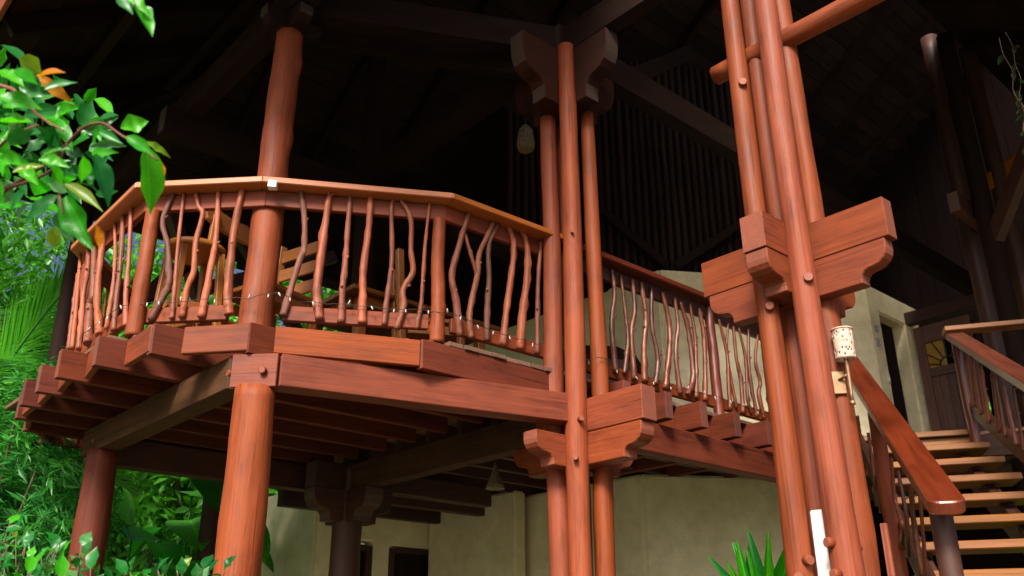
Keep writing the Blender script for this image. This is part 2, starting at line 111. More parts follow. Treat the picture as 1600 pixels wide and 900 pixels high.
def stucco(name, col, dirt):
    m, n, l, b = nt(name)
    (v1,), oi = objcoord(n, l, [(1, 1, 1)], 0)
    f1 = noise(n, l, v1, 1.3, 5, .6); f2 = noise(n, l, v1, 38, 4, .6); f3 = noise(n, l, v1, 7, 4, .65)
    r = ramp(n, [(.3, dirt), (.6, col)]); l.new(f1, r.inputs[0])
    r2_ = ramp(n, [(.3, (.82, .82, .8)), (.6, (1, 1, 1))]); l.new(f3, r2_.inputs[0])
    l.new(mixc(n, l, 1., r.outputs[0], r2_.outputs[0], 'MULTIPLY'), b.inputs['Base Color'])
    b.inputs['Roughness'].default_value = .9
    a = n.new('ShaderNodeMath'); a.operation = 'MULTIPLY_ADD'; a.inputs[1].default_value = .35; l.new(f2, a.inputs[0]); l.new(f3, a.inputs[2])
    bp = n.new('ShaderNodeBump'); bp.inputs['Strength'].default_value = .5; bp.inputs['Distance'].default_value = .02
    l.new(a.outputs[0], bp.inputs['Height']); l.new(bp.outputs[0], b.inputs['Normal'])
    return m
def leafmat(name, c0, c1, trans=.35, rough=.35, spec=.5, use_attr=True):
    m, n, l, b = nt(name)
    if use_attr:
        at = n.new('ShaderNodeAttribute'); at.attribute_name = 'tint'; src = at.outputs['Fac']
    else:
        oi = n.new('ShaderNodeObjectInfo'); src = oi.outputs['Random']
    r = ramp(n, [(0, c0), (1, c1)]); l.new(src, r.inputs[0])
    tc = n.new('ShaderNodeTexCoord'); f = noise(n, l, tc.outputs['Object'], 30, 3)
    rr = ramp(n, [(.3, (.75, .8, .75)), (.7, (1.1, 1.1, 1.0))]); l.new(f, rr.inputs[0])
    c = mixc(n, l, 1., r.outputs[0], rr.outputs[0], 'MULTIPLY')
    if not use_attr:        # midrib and side veins along the blade
        sp3 = n.new('ShaderNodeSeparateXYZ'); l.new(tc.outputs['Object'], sp3.inputs[0])
        ab = n.new('ShaderNodeMath'); ab.operation = 'ABSOLUTE'; l.new(sp3.outputs[1], ab.inputs[0])
        mv = n.new('ShaderNodeMath'); mv.operation = 'MULTIPLY_ADD'; mv.inputs[1].default_value = -1.1; l.new(ab.outputs[0], mv.inputs[0]); l.new(sp3.outputs[0], mv.inputs[2])
        m3 = n.new('ShaderNodeMath'); m3.operation = 'MULTIPLY'; m3.inputs[1].default_value = 9.0; l.new(mv.outputs[0], m3.inputs[0])
        fr = n.new('ShaderNodeMath'); fr.operation = 'FRACT'; l.new(m3.outputs[0], fr.inputs[0])
        vr = ramp(n, [(0, (1.35, 1.3, 1.2)), (.14, (1, 1, 1)), (.6, (.86, .9, .86))]); l.new(fr.outputs[0], vr.inputs[0])
        c = mixc(n, l, 1., c, vr.outputs[0], 'MULTIPLY')
        mrb = ramp(n, [(0, (1.6, 1.5, 1.3)), (.035, (1, 1, 1))]); l.new(ab.outputs[0], mrb.inputs[0]); c = mixc(n, l, 1., c, mrb.outputs[0], 'MULTIPLY')
    l.new(c, b.inputs['Base Color']); b.inputs['Roughness'].default_value = rough
    b.inputs['Specular IOR Level'].default_value = spec
    t = n.new('ShaderNodeBsdfTranslucent'); c2 = mixc(n, l, 1., c, (1.4, 1.6, .7), 'MULTIPLY'); l.new(c2, t.inputs['Color'])
    mx = n.new('ShaderNodeMixShader'); mx.inputs[0].default_value = trans
    l.new(b.outputs[0], mx.inputs[1]); l.new(t.outputs[0], mx.inputs[2])
    l.new(mx.outputs[0], n['Material Output'].inputs['Surface'])
    return m
def plain(name, col, rough=.5, metal=0., var=.12, sc=14):
    m, n, l, b = nt(name)
    (v1,), oi = objcoord(n, l, [(1, 1, 1)])
    f = noise(n, l, v1, sc, 4)
    r = ramp(n, [(.3, tuple(x*(1-var*2) for x in col)), (.7, tuple(min(1, x*(1+var)) for x in col))]); l.new(f, r.inputs[0])
    l.new(r.outputs[0], b.inputs['Base Color']); b.inputs['Roughness'].default_value = rough; b.inputs['Metallic'].default_value = metal
    return m
M = {}
M['log'] = wood('stained_log', (.27, .061, .023), (.125, .024, .0092), .55, .5, .02, .62, .14, True, .35)
M['beam'] = wood('stained_beam', (.235, .049, .0165), (.11, .0195, .0068), .55, .4, .02, .6, .14, True, .35)
M['joist'] = wood('shade_toned_joist', (.135, .026, .010), (.06, .0105, .0045), .6, .4, .0, .6, .2, True, .3)  # beam wood darkened to stand in for shade under the deck
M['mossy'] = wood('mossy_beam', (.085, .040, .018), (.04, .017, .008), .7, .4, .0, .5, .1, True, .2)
M['branch'] = wood('branch_bark', (.34, .088, .037), (.11, .024, .010), .55, .9, .08, .42, .35)
M['branch_brown'] = wood('brown_branch_bark', (.21, .068, .036), (.065, .02, .011), .6, .9, .03, .45, .35)
M['branch_dark'] = wood('varnished_branch', (.20, .05, .019), (.05, .012, .006), .35, .8, .25, .42, .3)
M['cap'] = wood('varnished_cap', (.46, .155, .05), (.31, .08, .025), .34, .15, .3, .85, .05, False)
M['handrail'] = wood('red_varnish', (.16, .024, .006), (.07, .010, .0035), .3, .1, .5, .8, .06, False)
M['capital'] = wood('shade_toned_timber', (.042, .012, .007), (.016, .0045, .003), .75, .3, 0, .6, .2, True, .2)  # cap wood coloured very dark in place of eave shade
M['handrail_dark'] = wood('dark_red_varnish', (.13, .03, .012), (.06, .012, .006), .3, .1, .3, .8, .06, False)
M['tread'] = wood('worn_tread', (.25, .088, .012), (.10, .030, .005), .42, .2, .1, .55, .2)
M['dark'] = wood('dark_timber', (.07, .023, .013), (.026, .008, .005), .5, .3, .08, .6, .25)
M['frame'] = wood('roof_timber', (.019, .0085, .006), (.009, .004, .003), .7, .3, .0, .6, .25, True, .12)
M['screen'] = wood('black_stained_board', (.006, .003, .0025), (.003, .0016, .0014), .8, .3, 0, .6, .2, True, .03)  # boards coloured near black to stand in for deep shade
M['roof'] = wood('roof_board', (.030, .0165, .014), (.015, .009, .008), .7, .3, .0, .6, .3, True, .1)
M['deck'] = wood('deck_board', (.17, .08, .045), (.08, .035, .02), .7, .3, 0, .6, .25)
M['pine'] = wood('golden_pine', (.38, .14, .03), (.26, .08, .016), .4, .12, .2, .85, .1, False)
M['wall'] = stucco('ochre_stucco', (.90, .83, .56), (.76, .67, .42))
M['door'] = wood('grey_brown_door', (.15, .075, .06), (.07, .032, .026), .5, .3, .05, .7, .15)
M['ground'] = stucco('soil', (.15, .13, .075), (.08, .085, .04))
M['leaf_bright'] = leafmat('bright_leaf', (.03, .34, .008), (.08, .46, .008), .42, .35, .35, False)
M['leaf_dark'] = leafmat('dark_leaf', (.008, .12, .022), (.018, .21, .028), .3, .33, .4, False)
M['leaf_orange'] = leafmat('old_leaf', (.55, .22, .01), (.6, .13, .01), .35, .4, .4, False)
M['leaf_pale'] = leafmat('pale_leaf', (.06, .22, .07), (.11, .30, .10), .28, .32, .5, False)
M['leaf_lime'] = leafmat('lime_leaf', (.16, .30, .01), (.22, .34, .015), .4, .35, .5, False)
M['crown_a'] = leafmat('tree_foliage', (.03, .19, .02), (.11, .42, .025), .35, .4)
M['crown_b'] = leafmat('shrub_foliage', (.012, .13, .025), (.07, .34, .05), .35, .35)
M['palm'] = leafmat('palm_foliage', (.06, .30, .03), (.14, .44, .06), .35, .35)
M['big'] = leafmat('broad_leaf', (.035, .22, .025), (.10, .38, .04), .35, .35, .5, False)
M['bush'] = leafmat('bush_foliage', (.012, .12, .02), (.06, .34, .03), .32, .34, .4)
M['bark'] = wood('tree_bark', (.16, .11, .07), (.06, .04, .025), .85, .8, 0, .6, .2)
M['white'] = plain('white_plastic', (.75, .74, .72), .4, 0, .05)
M['wire'] = plain('black_wire', (.015, .015, .015), .5)
M['bulb'] = plain('clear_bulb', (.42, .40, .34), .25, 0, .05)
M['clay'] = plain('pale_clay', (.60, .42, .33), .7, 0, .1, 40)
M['iron'] = plain('aged_brass', (.36, .22, .12), .45, .7, .2)
M['red'] = plain('red_enamel', (.5, .02, .02), .3)
M['black'] = plain('near_black', (.02, .017, .014), .7)  # print and leading; on inner walls it paints in the shade
M['straw'] = plain('woven_straw', (.22, .17, .11), .85, 0, .3, 60)
M['paper'] = plain('paper_notice', (.62, .60, .55), .7, 0, .04)
def glass(name, col, rough=.1):
    m, n, l, b = nt(name)
    b.inputs['Base Color'].default_value = (*col, 1); b.inputs['Roughness'].default_value = rough
    b.inputs['Transmission Weight'].default_value = 1.0; b.inputs['IOR'].default_value = 1.1
    return m
M['pane'] = glass('clear_pane', (.85, 1, .8))
M['amber'] = plain('amber_glass', (.42, .24, .05), .2, 0, .1)

# ------------------------------------------------------------------ building helpers
WM = {}
def reg(o, Mw, parent=None):
    COL.objects.link(o)
    if parent is not None:
        o.parent = parent; o.matrix_basis = WM[parent.name].inverted() @ Mw
    else:
        o.matrix_basis = Mw
    WM[o.name] = Mw.copy()
    return o
def tag(o, label=None, cat=None, group=None, kind=None):
    if label: o['label'] = label
    if cat: o['category'] = cat
    if group: o['group'] = group
    if kind: o['kind'] = kind
    return o
def thing(name, label, cat, loc=(0, 0, 0), group=None):
    o = bpy.data.objects.new(name, None); o.empty_display_size = .2
    reg(o, Matrix.Translation(Vector(loc))); return tag(o, label, cat, group)
def mesh_obj(name, me, mat, Mw=Matrix(), parent=None, smooth=False):
    o = bpy.data.objects.new(name, me)
    if mat is not None and not me.materials: me.materials.append(M[mat] if isinstance(mat, str) else mat)
    if smooth: me.polygons.foreach_set('use_smooth', [True]*len(me.polygons))
    return reg(o, Mw, parent)
def np_mesh(name, V, Fq, tint=None, smooth=False):
    """V (n,3), Fq (m,k) all faces with k corners"""
    V = np.asarray(V, np.float32); Fq = np.asarray(Fq, np.int32)
    me = bpy.data.meshes.new(name); me.vertices.add(len(V)); me.vertices.foreach_set('co', V.ravel())
    k = Fq.shape[1]; me.loops.add(Fq.size); me.loops.foreach_set('vertex_index', Fq.ravel())
    me.polygons.add(len(Fq)); me.polygons.foreach_set('loop_start', np.arange(0, Fq.size, k, dtype=np.int32))
    if smooth: me.polygons.foreach_set('use_smooth', np.ones(len(Fq), bool))
    if tint is not None:
        a = me.attributes.new('tint', 'FLOAT', 'POINT'); a.data.foreach_set('value', np.asarray(tint, np.float32))
    me.update(calc_edges=True); me.validate(); return me
def frame(p0, p1, upv=(0, 0, 1)):
    p0, p1 = Vector(p0), Vector(p1); x = (p1-p0).normalized(); u = Vector(upv)
    if abs(x.dot(u)) > .98: u = Vector((1, 0, 0)) if abs(x.x) < .9 else Vector((0, 1, 0))
    y = u.cross(x).normalized(); z = x.cross(y)
    m = Matrix((x, y, z)).transposed().to_4x4(); m.translation = (p0+p1)/2
    return m, (p1-p0).length
def box_mesh(name, L, w, h, bev=.006, seg=1, wob=0.0):
    bm = bmesh.new(); bmesh.ops.create_cube(bm, size=1)
    for v in bm.verts: v.co = Vector((v.co.x*L, v.co.y*w, v.co.z*h))
    if wob:
        for v in bm.verts: v.co += Vector((random.uniform(-wob, wob), random.uniform(-wob, wob)*.4, random.uniform(-wob, wob)*.4))
    if bev > 0: bmesh.ops.bevel(bm, geom=bm.edges[:], offset=bev, segments=seg, affect='EDGES', profile=.6)
    me = bpy.data.meshes.new(name); bm.to_mesh(me); bm.free(); return me
def beam(name, p0, p1, w, h, mat, parent=None, bev=.003, upv=(0, 0, 1), wob=.002):
    m, L = frame(p0, p1, upv)
    return mesh_obj(name, box_mesh(name, L, w, h, bev, 1, wob), mat, m, parent)
def prism_mesh(name, prof, t, bev=.005):
    bm = bmesh.new(); vs = [bm.verts.new((x, -t/2, z)) for x, z in prof]
    f = bm.faces.new(vs); r = bmesh.ops.extrude_face_region(bm, geom=[f])
    for v in r['geom']:
        if isinstance(v, bmesh.types.BMVert): v.co.y = t/2
    bmesh.ops.recalc_face_normals(bm, faces=bm.faces[:])
    if bev: bmesh.ops.bevel(bm, geom=[e for e in bm.edges if len(e.link_faces) == 2 and e.calc_face_angle(0) > .5], offset=bev, segments=1, affect='EDGES')
    me = bpy.data.meshes.new(name); bm.to_mesh(me); bm.free(); return me
def prism(name, prof, t, Mw, mat, parent=None, bev=.005):
    return mesh_obj(name, prism_mesh(name, prof, t, bev), mat, Mw, parent)
def slab(name, pts, z0, z1, mat, parent=None, bev=.004):
    """plan polygon between two heights, local X along its first edge"""
    a, b = Vector((*pts[0], 0)), Vector((*pts[1], 0)); x = (b-a).normalized(); y = Vector((-x.y, x.x, 0))
    c = sum((Vector((*p, 0)) for p in pts), Vector())/len(pts); zc = (z0+z1)/2
    m = Matrix((x, -Vector((0, 0, 1)), y)).transposed().to_4x4(); m.translation = c + Vector((0, 0, zc))
    prof = [((Vector((*p, 0))-c).dot(x), (Vector((*p, 0))-c).dot(y)) for p in pts]
    return prism(name, prof, z1-z0, m, mat, parent, bev)
def catmull(pts, n):
    P = [Vector(p) for p in pts]
    if len(P) == 2: return [P[0].lerp(P[1], i/(n-1)) for i in range(n)]
    P = [P[0]*2-P[1]] + P + [P[-1]*2-P[-2]]; out = []; segs = len(P)-3
    for i in range(n):
        t = i/(n-1)*segs; k = min(int(t), segs-1); f = t-k; a, b, c, d = P[k:k+4]
        out.append(.5*((2*b) + (c-a)*f + (2*a-5*b+4*c-d)*f*f + (3*b-a-3*c+d)*f*f*f))
    return out
def tube_data(pts, radii, ns=12, knots=0, rough=.05, seed=0, kscale=1.0):
    rng = random.Random(seed); n = len(pts)
    ks = [(rng.uniform(.08, .92)*n, rng.uniform(0, 2*math.pi), rng.uniform(.25, .5)*kscale) for _ in range(knots)]
    V = []; Fc = []
    t0 = (pts[1]-pts[0]).normalized(); u = t0.orthogonal().normalized()
    ph = [rng.uniform(0, 6.28) for _ in range(6)]
    for i, p in enumerate(pts):
        t = (pts[min(i+1, n-1)]-pts[max(i-1, 0)]).normalized()
        u = (u - t*u.dot(t)).normalized(); v = t.cross(u)
        for j in range(ns):
            a = 2*math.pi*j/ns; r = radii[i] if hasattr(radii, '__len__') else radii
            k = 1 + rough*(math.sin(2*a+ph[0]+i*.35)+.7*math.sin(3*a+ph[1]-i*.6)+.6*math.sin(i*.9+ph[2]))*.6 + rough*rng.uniform(-.3, .3)
            for (ki, ka, kh) in ks:
                da = (a-ka+math.pi) % (2*math.pi)-math.pi
                k += kh*math.exp(-((i-ki)/(n*.018+.6))**2-(da/.45)**2)
            V.append(p + (u*math.cos(a)+v*math.sin(a))*r*k)
    for i in range(n-1):
        for j in range(ns): Fc.append((i*ns+j, i*ns+(j+1) % ns, (i+1)*ns+(j+1) % ns, (i+1)*ns+j))
    return V, Fc, ns, n
def tube(name, pts, radii, mat, parent=None, ns=12, n=None, knots=0, rough=.05, seed=0, kscale=1.0):
    P = catmull(pts, n or max(2, len(pts))); m, L = frame(P[0], P[-1]); mi = m.inverted()
    if n and hasattr(radii, '__len__') and len(radii) != n: radii = list(np.interp(np.linspace(0, 1, n), np.linspace(0, 1, len(radii)), radii))
    V, Fc, ns, nn = tube_data(P, radii, ns, knots, rough, seed, kscale)
    V = [mi @ v for v in V]; N = len(V)
    c0 = sum(V[:ns], Vector())/ns; c1 = sum(V[-ns:], Vector())/ns
    V += [c0, c1]
    for j in range(ns):
        Fc.append(((j+1) % ns, j, N)); b = (nn-1)*ns; Fc.append((b+j, b+(j+1) % ns, N+1))
    me = bpy.data.meshes.new(name); me.from_pydata(V, [], Fc); me.update()
    sm = [len(p.vertices) == 4 for p in me.polygons]; me.polygons.foreach_set('use_smooth', sm)
    return mesh_obj(name, me, mat, m, parent)
def log(name, p0, p1, r0, r1, mat='log', parent=None, knots=3, seed=0, bend=.012, ns=20):
    rng = random.Random(seed*7+1); p0, p1 = Vector(p0), Vector(p1); k = 5; L = (p1-p0).length
    pts = [p0.lerp(p1, i/k)+Vector((rng.uniform(-bend, bend), rng.uniform(-bend, bend), 0))*(0 if i in (0, k) else 1) for i in range(k+1)]
    return tube(name, pts, [r0+(r1-r0)*i/47 for i in range(48)], mat, parent, ns, 48, knots, .03, seed, .38)
def peg(parent, xy, r, z, side=0.0, pr=.016):
    """wooden dowel head standing out of a round pole on the side that faces the garden"""
    a = math.atan2(-xy[1], -xy[0])+side; n = Vector((math.cos(a), math.sin(a), 0)); c = Vector((*xy, z))+n*(r-.01)
    tube('peg', [c, c+n*.03, c+n*.038], [pr, pr, pr*.86], 'log', parent, 12, None, 0, .02, int(z*100))
def corbel_prof(L, h=.19):
    k = h/.19; q = 1+(k-1)*.35
    pr0 = [(0, .05), (.006, .075), (.02, .097), (.045, .115), (.075, .123), (.10, .126), (.118, .133), (.13, .147), (.135, .162)]
    return [(0, 0), (L, 0)] + [(L-a*q, -b*k) for a, b in pr0] + [(L-.135*q, -h), (0, -h)]
def corbel(parent, cx, cy, ztop, ang, L, th, mat='beam', h=.19):
    m = Matrix.Translation((cx, cy, ztop)) @ Matrix.Rotation(ang, 4, 'Z')
    return prism('corbel', corbel_prof(L, h), th, m, mat, parent)
G = Vector((math.cos(rad(32)), math.sin(rad(32)), 0)); T = Vector((G.y, -G.x, 0))
def gt(a, b, z=0): return G*a + T*b + Vector((0, 0, z))

# ------------------------------------------------------------------ ground
gm = np_mesh('ground', [(-400, -400, 0), (400, -400, 0), (400, 400, 0), (-400, 400, 0)], [(0, 1, 2, 3)])
tag(mesh_obj('ground', gm, 'ground'), kind='structure')

# ------------------------------------------------------------------ columns
c = thing('round_column', 'thick red brown log column under the front corner of the balcony', 'column', (2.04, 4.23, 0))
log('shaft', (2.04, 4.23, 0), (2.04, 4.25, 2.91), .128, .104, 'log', c, 1, 3, .004, 28)
c = thing('round_column', 'thick log column rising behind the curved railing corner to the dark roof', 'column', (2.05, 4.33, 3.29))
log('shaft', (2.135, 4.545, 3.285), (2.19, 4.605, 5.42), .095, .088, 'log', c, 3, 5, .004, 28)
for a in (0, 90, 180, 270): corbel(c, 2.19, 4.605, 5.56, rad(a), .2, .10+.002*(a % 180 > 0), 'frame')
c = thing('round_column', 'knotty dark red log column at the left end of the balcony above the green shrubs', 'column', (1.98, 6.27, 0))
log('shaft', (1.97, 6.25, 0), (1.98, 6.28, 2.91), .132, .098, 'joist', c, 6, 9, .01, 26)  # coloured like the joists, shade of deck and plants painted in
c = thing('round_column', 'dark slim post behind the front column beside broad leaves', 'column', (3.55, 8.0, 0))
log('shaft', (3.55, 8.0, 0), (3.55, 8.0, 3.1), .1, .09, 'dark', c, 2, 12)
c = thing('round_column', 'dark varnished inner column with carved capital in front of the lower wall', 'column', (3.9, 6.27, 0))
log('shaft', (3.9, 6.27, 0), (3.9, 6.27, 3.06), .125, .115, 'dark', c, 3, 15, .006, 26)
for a, t in ((0, .15), (90, .16), (180, .152), (270, .162)):
    corbel(c, 3.9, 6.27, 2.85-(0.003 if a % 180 else 0), rad(a), .36, t, 'dark', .24)
for a in (0, 90): 
    d = Vector((math.cos(rad(a)), math.sin(rad(a)), 0)); p = Vector((3.9, 6.27, 2.95))
    if a == 0: beam('cap_block', p-d*.36, p+d*.36, .155, .196, 'dark', c)
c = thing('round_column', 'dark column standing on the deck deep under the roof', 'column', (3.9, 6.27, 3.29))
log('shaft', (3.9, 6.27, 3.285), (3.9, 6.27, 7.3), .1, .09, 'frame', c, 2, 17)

# cluster of three visible poles at the centre
TX, TY, TS = 3.905, 3.765, .1
c = thing('pole_cluster', 'cluster of slim log poles with carved brackets where beams meet at the centre', 'column', (TX, TY, 0))
log('pole', (TX-TS, TY-TS, 0), (TX-TS+.015, TY-TS, 5.62), .072, .058, 'log', c, 5, 21, .012)
log('pole', (TX-TS+.02, TY+TS-.02, 0), (TX-TS+.02, TY+TS, 5.12), .072, .055, 'log', c, 5, 22, .014)
log('pole', (TX+TS, TY-TS, 0), (TX+TS+.01, TY-TS, 5.14), .069, .046, 'log', c, 6, 23, .014)
log('pole', (TX+TS, TY+TS, 0), (TX+TS, TY+TS, 5.12), .075, .062, 'log', c, 4, 24, .014)
corbel(c, TX, TY, 2.847, rad(-90), .56, .118, 'beam'); corbel(c, TX, TY, 2.846, rad(90), .5, .118, 'beam')
corbel(c, TX, TY, 2.835, rad(180), .385, .112, 'beam'); corbel(c, TX, TY, 2.834, rad(0), .46, .112, 'beam')
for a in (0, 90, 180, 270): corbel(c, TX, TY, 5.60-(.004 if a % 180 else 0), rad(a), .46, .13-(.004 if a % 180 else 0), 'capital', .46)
f = (TX-TS, TY-TS)
peg(c, f, .072, 2.91, .35); peg(c, f, .073, 2.68, -.1); peg(c, f, .068, 4.12, .2, .009); peg(c, (TX+TS, TY-TS), .07, 2.9, .3, .012)

# four pole cluster at the foot of the stair
RX, RY, RS = 3.85, 2.13, .098
c = thing('pole_cluster', 'tall cluster of four log poles with crossed carved brackets beside the stair', 'column', (RX, RY, 0))
pf, pl, pr_, pb = (3.725, 2.022), (3.715, 2.246), (3.915, 2.045), (3.89, 2.215)
log('pole', (pf[0]+.02, pf[1], 0), (pf[0]-.05, pf[1]+.01, 6.6), .073, .05, 'log', c, 5, 31, .008, 24)
log('pole', (pl[0]+.01, pl[1], 0), (pl[0]-.03, pl[1], 6.6), .064, .047, 'log', c, 5, 32, .008, 24)
log('pole', (pr_[0]+.02, pr_[1], 0), (pr_[0]-.06, pr_[1], 6.6), .066, .05, 'log', c, 7, 33, .008, 24)
log('pole', (*pb, 0), (pb[0]-.02, pb[1], 6.6), .066, .05, 'log', c, 5, 34, .008, 24)
beam('bracket_beam', (RX-.018, 1.63, 3.50), (RX-.018, 2.67, 3.50), .084, .2, 'beam', c, .003)
beam('bracket_beam', (3.47, RY+.005, 3.497), (4.3, RY+.005, 3.497), .128, .186, 'beam', c, .003)
corbel(c, RX-.018, RY, 3.399, rad(-90), .475, .08); corbel(c, RX-.018, RY, 3.398, rad(90), .51, .08)
corbel(c, RX, RY+.005, 3.401, rad(180), .37, .122); corbel(c, RX, RY+.005, 3.400, rad(0), .44, .122)
for xy, z, s in ((pf, 3.26, .05), (pl, 3.18, .1), (pl, 4.47, .12), (pf, 2.06, -.9), (pf, 1.93, -.75), (pl, 1.93, -.1), (pl, 2.0, .6), (pr_, 2.05, -.3), (pr_, 1.9, -.3)):
    peg(c, xy, .068 if xy is pf else .06, z, s, .023)
beam('batten', (RX+RS+.03, RY-RS-.07, 1.2), (RX+RS+.03, RY-RS-.07, 2.16), .03, .02, 'branch', c, .003)
tag(tube('cross_log', [(3.853, 2.49, 4.76), (3.853, 1.5, 4.74), (3.853, .3, 4.73)], [.056, .06, .066], 'log', None, 20, 24, 3, .03, 77), 'horizontal log thrust between the tall poles beside the stair', 'log')
tag(beam('junction_box', (3.775, 2.135, 1.2), (3.775, 2.135, 2.215), .085, .085, 'white', None, .008), 'white upright box held between the poles near the stair foot', 'box')
# wall lamp
sx, sy = 3.83, 1.945
lp = thing('wall_lamp', 'pierced clay cylinder lamp fixed to the pole beside the stair', 'lamp', (sx, sy, 2.7))
bm = bmesh.new(); NS, NH = 34, 14; R_, H_ = .046, .145
vs = [[bm.verts.new((R_*math.cos(2*math.pi*j/NS), R_*math.sin(2*math.pi*j/NS), H_*i/NH)) for j in range(NS)] for i in range(NH+1)]
rng = random.Random(4)
for i in range(NH):
    for j in range(NS):
        if 0 < i < NH-1 and rng.random() < .3 and (i+j) % 2 == 0: continue
        bm.faces.new((vs[i][j], vs[i][(j+1) % NS], vs[i+1][(j+1) % NS], vs[i+1][j]))
me = bpy.data.meshes.new('lamp_shade'); bm.to_mesh(me); bm.free()
o = mesh_obj('lamp_shade', me, 'clay', Matrix.Translation((sx, sy, 2.885)), lp, True)
md = o.modifiers.new('thick', 'SOLIDIFY'); md.thickness = .006
tube('rim', [(sx+.047*math.cos(a*2*math.pi/24), sy+.047*math.sin(a*2*math.pi/24), 3.03) for a in range(25)], .004, 'clay', lp, 8, 40, 0, .0, 1)
tube('stem', [(sx, sy, 2.69), (sx+.001, sy, 2.80), (sx, sy, 2.885)], [.008, .009, .012], 'iron', lp, 10, 8)
tube('finial', [(sx, sy, 2.672), (sx, sy, 2.69)], [.013, .009], 'iron', lp, 10)
beam('back_plate', (sx+.012, sy+.058, 2.735), (sx+.012, sy+.058, 2.845), .012, .06, 'iron', lp, .002, (math.sin(YAW), -math.cos(YAW)*1, 0))
tube('arm', [(sx+.01, sy+.055, 2.80), (sx, sy, 2.815)], .007, 'iron', lp, 8)

# ------------------------------------------------------------------ balcony deck
dk = thing('balcony_deck', 'projecting timber balcony deck on heavy beams with stepped joist ends', 'deck', (2.6, 5.2, 2.88))
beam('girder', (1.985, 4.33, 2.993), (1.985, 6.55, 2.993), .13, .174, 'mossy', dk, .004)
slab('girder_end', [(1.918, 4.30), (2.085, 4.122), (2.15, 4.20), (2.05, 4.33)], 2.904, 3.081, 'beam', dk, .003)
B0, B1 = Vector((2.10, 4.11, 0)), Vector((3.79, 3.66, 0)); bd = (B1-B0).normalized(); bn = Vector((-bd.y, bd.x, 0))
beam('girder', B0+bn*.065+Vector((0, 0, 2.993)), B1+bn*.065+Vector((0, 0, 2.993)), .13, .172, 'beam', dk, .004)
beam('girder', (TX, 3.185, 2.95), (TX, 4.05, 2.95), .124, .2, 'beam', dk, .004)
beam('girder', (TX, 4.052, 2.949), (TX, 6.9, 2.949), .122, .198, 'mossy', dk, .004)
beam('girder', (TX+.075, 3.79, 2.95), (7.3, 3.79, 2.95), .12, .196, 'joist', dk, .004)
beam('girder', (1.985, 6.62, 2.98), (3.83, 6.62, 2.98), .12, .196, 'dark', dk, .004)
beam('girder', (TX+.08, 6.27, 2.955), (5.34, 6.27, 2.955), .12, .165, 'dark', dk, .008)
for xy, z in (((1.99, 4.2), 2.985), ((1.93, 4.34), 2.99), ((1.93, 6.33), 2.98)):
    a = math.atan2(-1, -1.2) if z < 2.99 and xy[1] < 5 else math.pi
    n = Vector((math.cos(a), math.sin(a), 0)); cc = Vector((*xy, z))-n*.01 + (Vector((.035, -.04, 0)) if xy[1] < 4.25 else Vector())
    tube('peg', [cc, cc+n*.018, cc+n*.022], [.02, .02, .016], 'beam', dk, 14, None, 0, .02, 3)
ends = [2.80, 1.96, 1.59, 1.44, 1.365, 1.37, 1.39, 1.46, 1.60, 1.80, 2.2]
ys = [3.845, 4.22, 4.56, 4.95, 5.32, 5.70, 6.08, 6.45, 6.78, 7.12, 7.45]
JT = .055
for k, (x0, y) in enumerate(zip(ends, ys)):
    x1 = 3.79 if k == 0 else (3.845 if k < 9 else 4.4)
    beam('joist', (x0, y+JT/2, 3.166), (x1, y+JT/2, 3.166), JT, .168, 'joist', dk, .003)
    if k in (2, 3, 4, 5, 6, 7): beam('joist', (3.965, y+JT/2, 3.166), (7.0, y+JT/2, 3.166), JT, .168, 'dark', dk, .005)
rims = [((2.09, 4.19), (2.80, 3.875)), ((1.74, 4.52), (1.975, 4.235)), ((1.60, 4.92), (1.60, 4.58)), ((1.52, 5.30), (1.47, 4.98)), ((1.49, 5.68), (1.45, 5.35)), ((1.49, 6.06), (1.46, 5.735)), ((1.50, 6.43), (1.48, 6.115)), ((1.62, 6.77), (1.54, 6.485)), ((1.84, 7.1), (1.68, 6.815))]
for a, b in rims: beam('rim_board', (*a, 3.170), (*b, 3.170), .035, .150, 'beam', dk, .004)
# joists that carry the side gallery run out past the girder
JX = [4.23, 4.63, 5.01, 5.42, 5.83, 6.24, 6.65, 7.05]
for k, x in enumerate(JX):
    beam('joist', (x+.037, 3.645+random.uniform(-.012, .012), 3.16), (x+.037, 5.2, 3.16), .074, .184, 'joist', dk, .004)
    if k < 7: beam('rim_board', (x+.078, 3.885, 3.14), (JX[k+1]-.004, 3.885, 3.14), .03, .15, 'beam', dk, .003)
def y_edge(x):
    if x >= 2.99: return 3.835
    if x >= 2.08: return 4.40+(3.835-4.40)*(x-2.08)/.91
    return 5.0-(x-1.5)/.58*.6 if x > 1.5 else 5.0
x = 1.50
while x < 10.6:
    y0 = y_edge(x)
    if x > 7.0: y0 = max(1.9, (7.80-.848*x)/.53)
    y0 += random.uniform(-.012, .012)
    yb = 8.0 if x > 2.2 else 7.0
    beam('deck_board', (x+.05, y0, 3.265+random.uniform(-.002, .002)), (x+.05, yb, 3.265), .1, .028, 'deck', dk, .003, wob=.001)
    x += .106

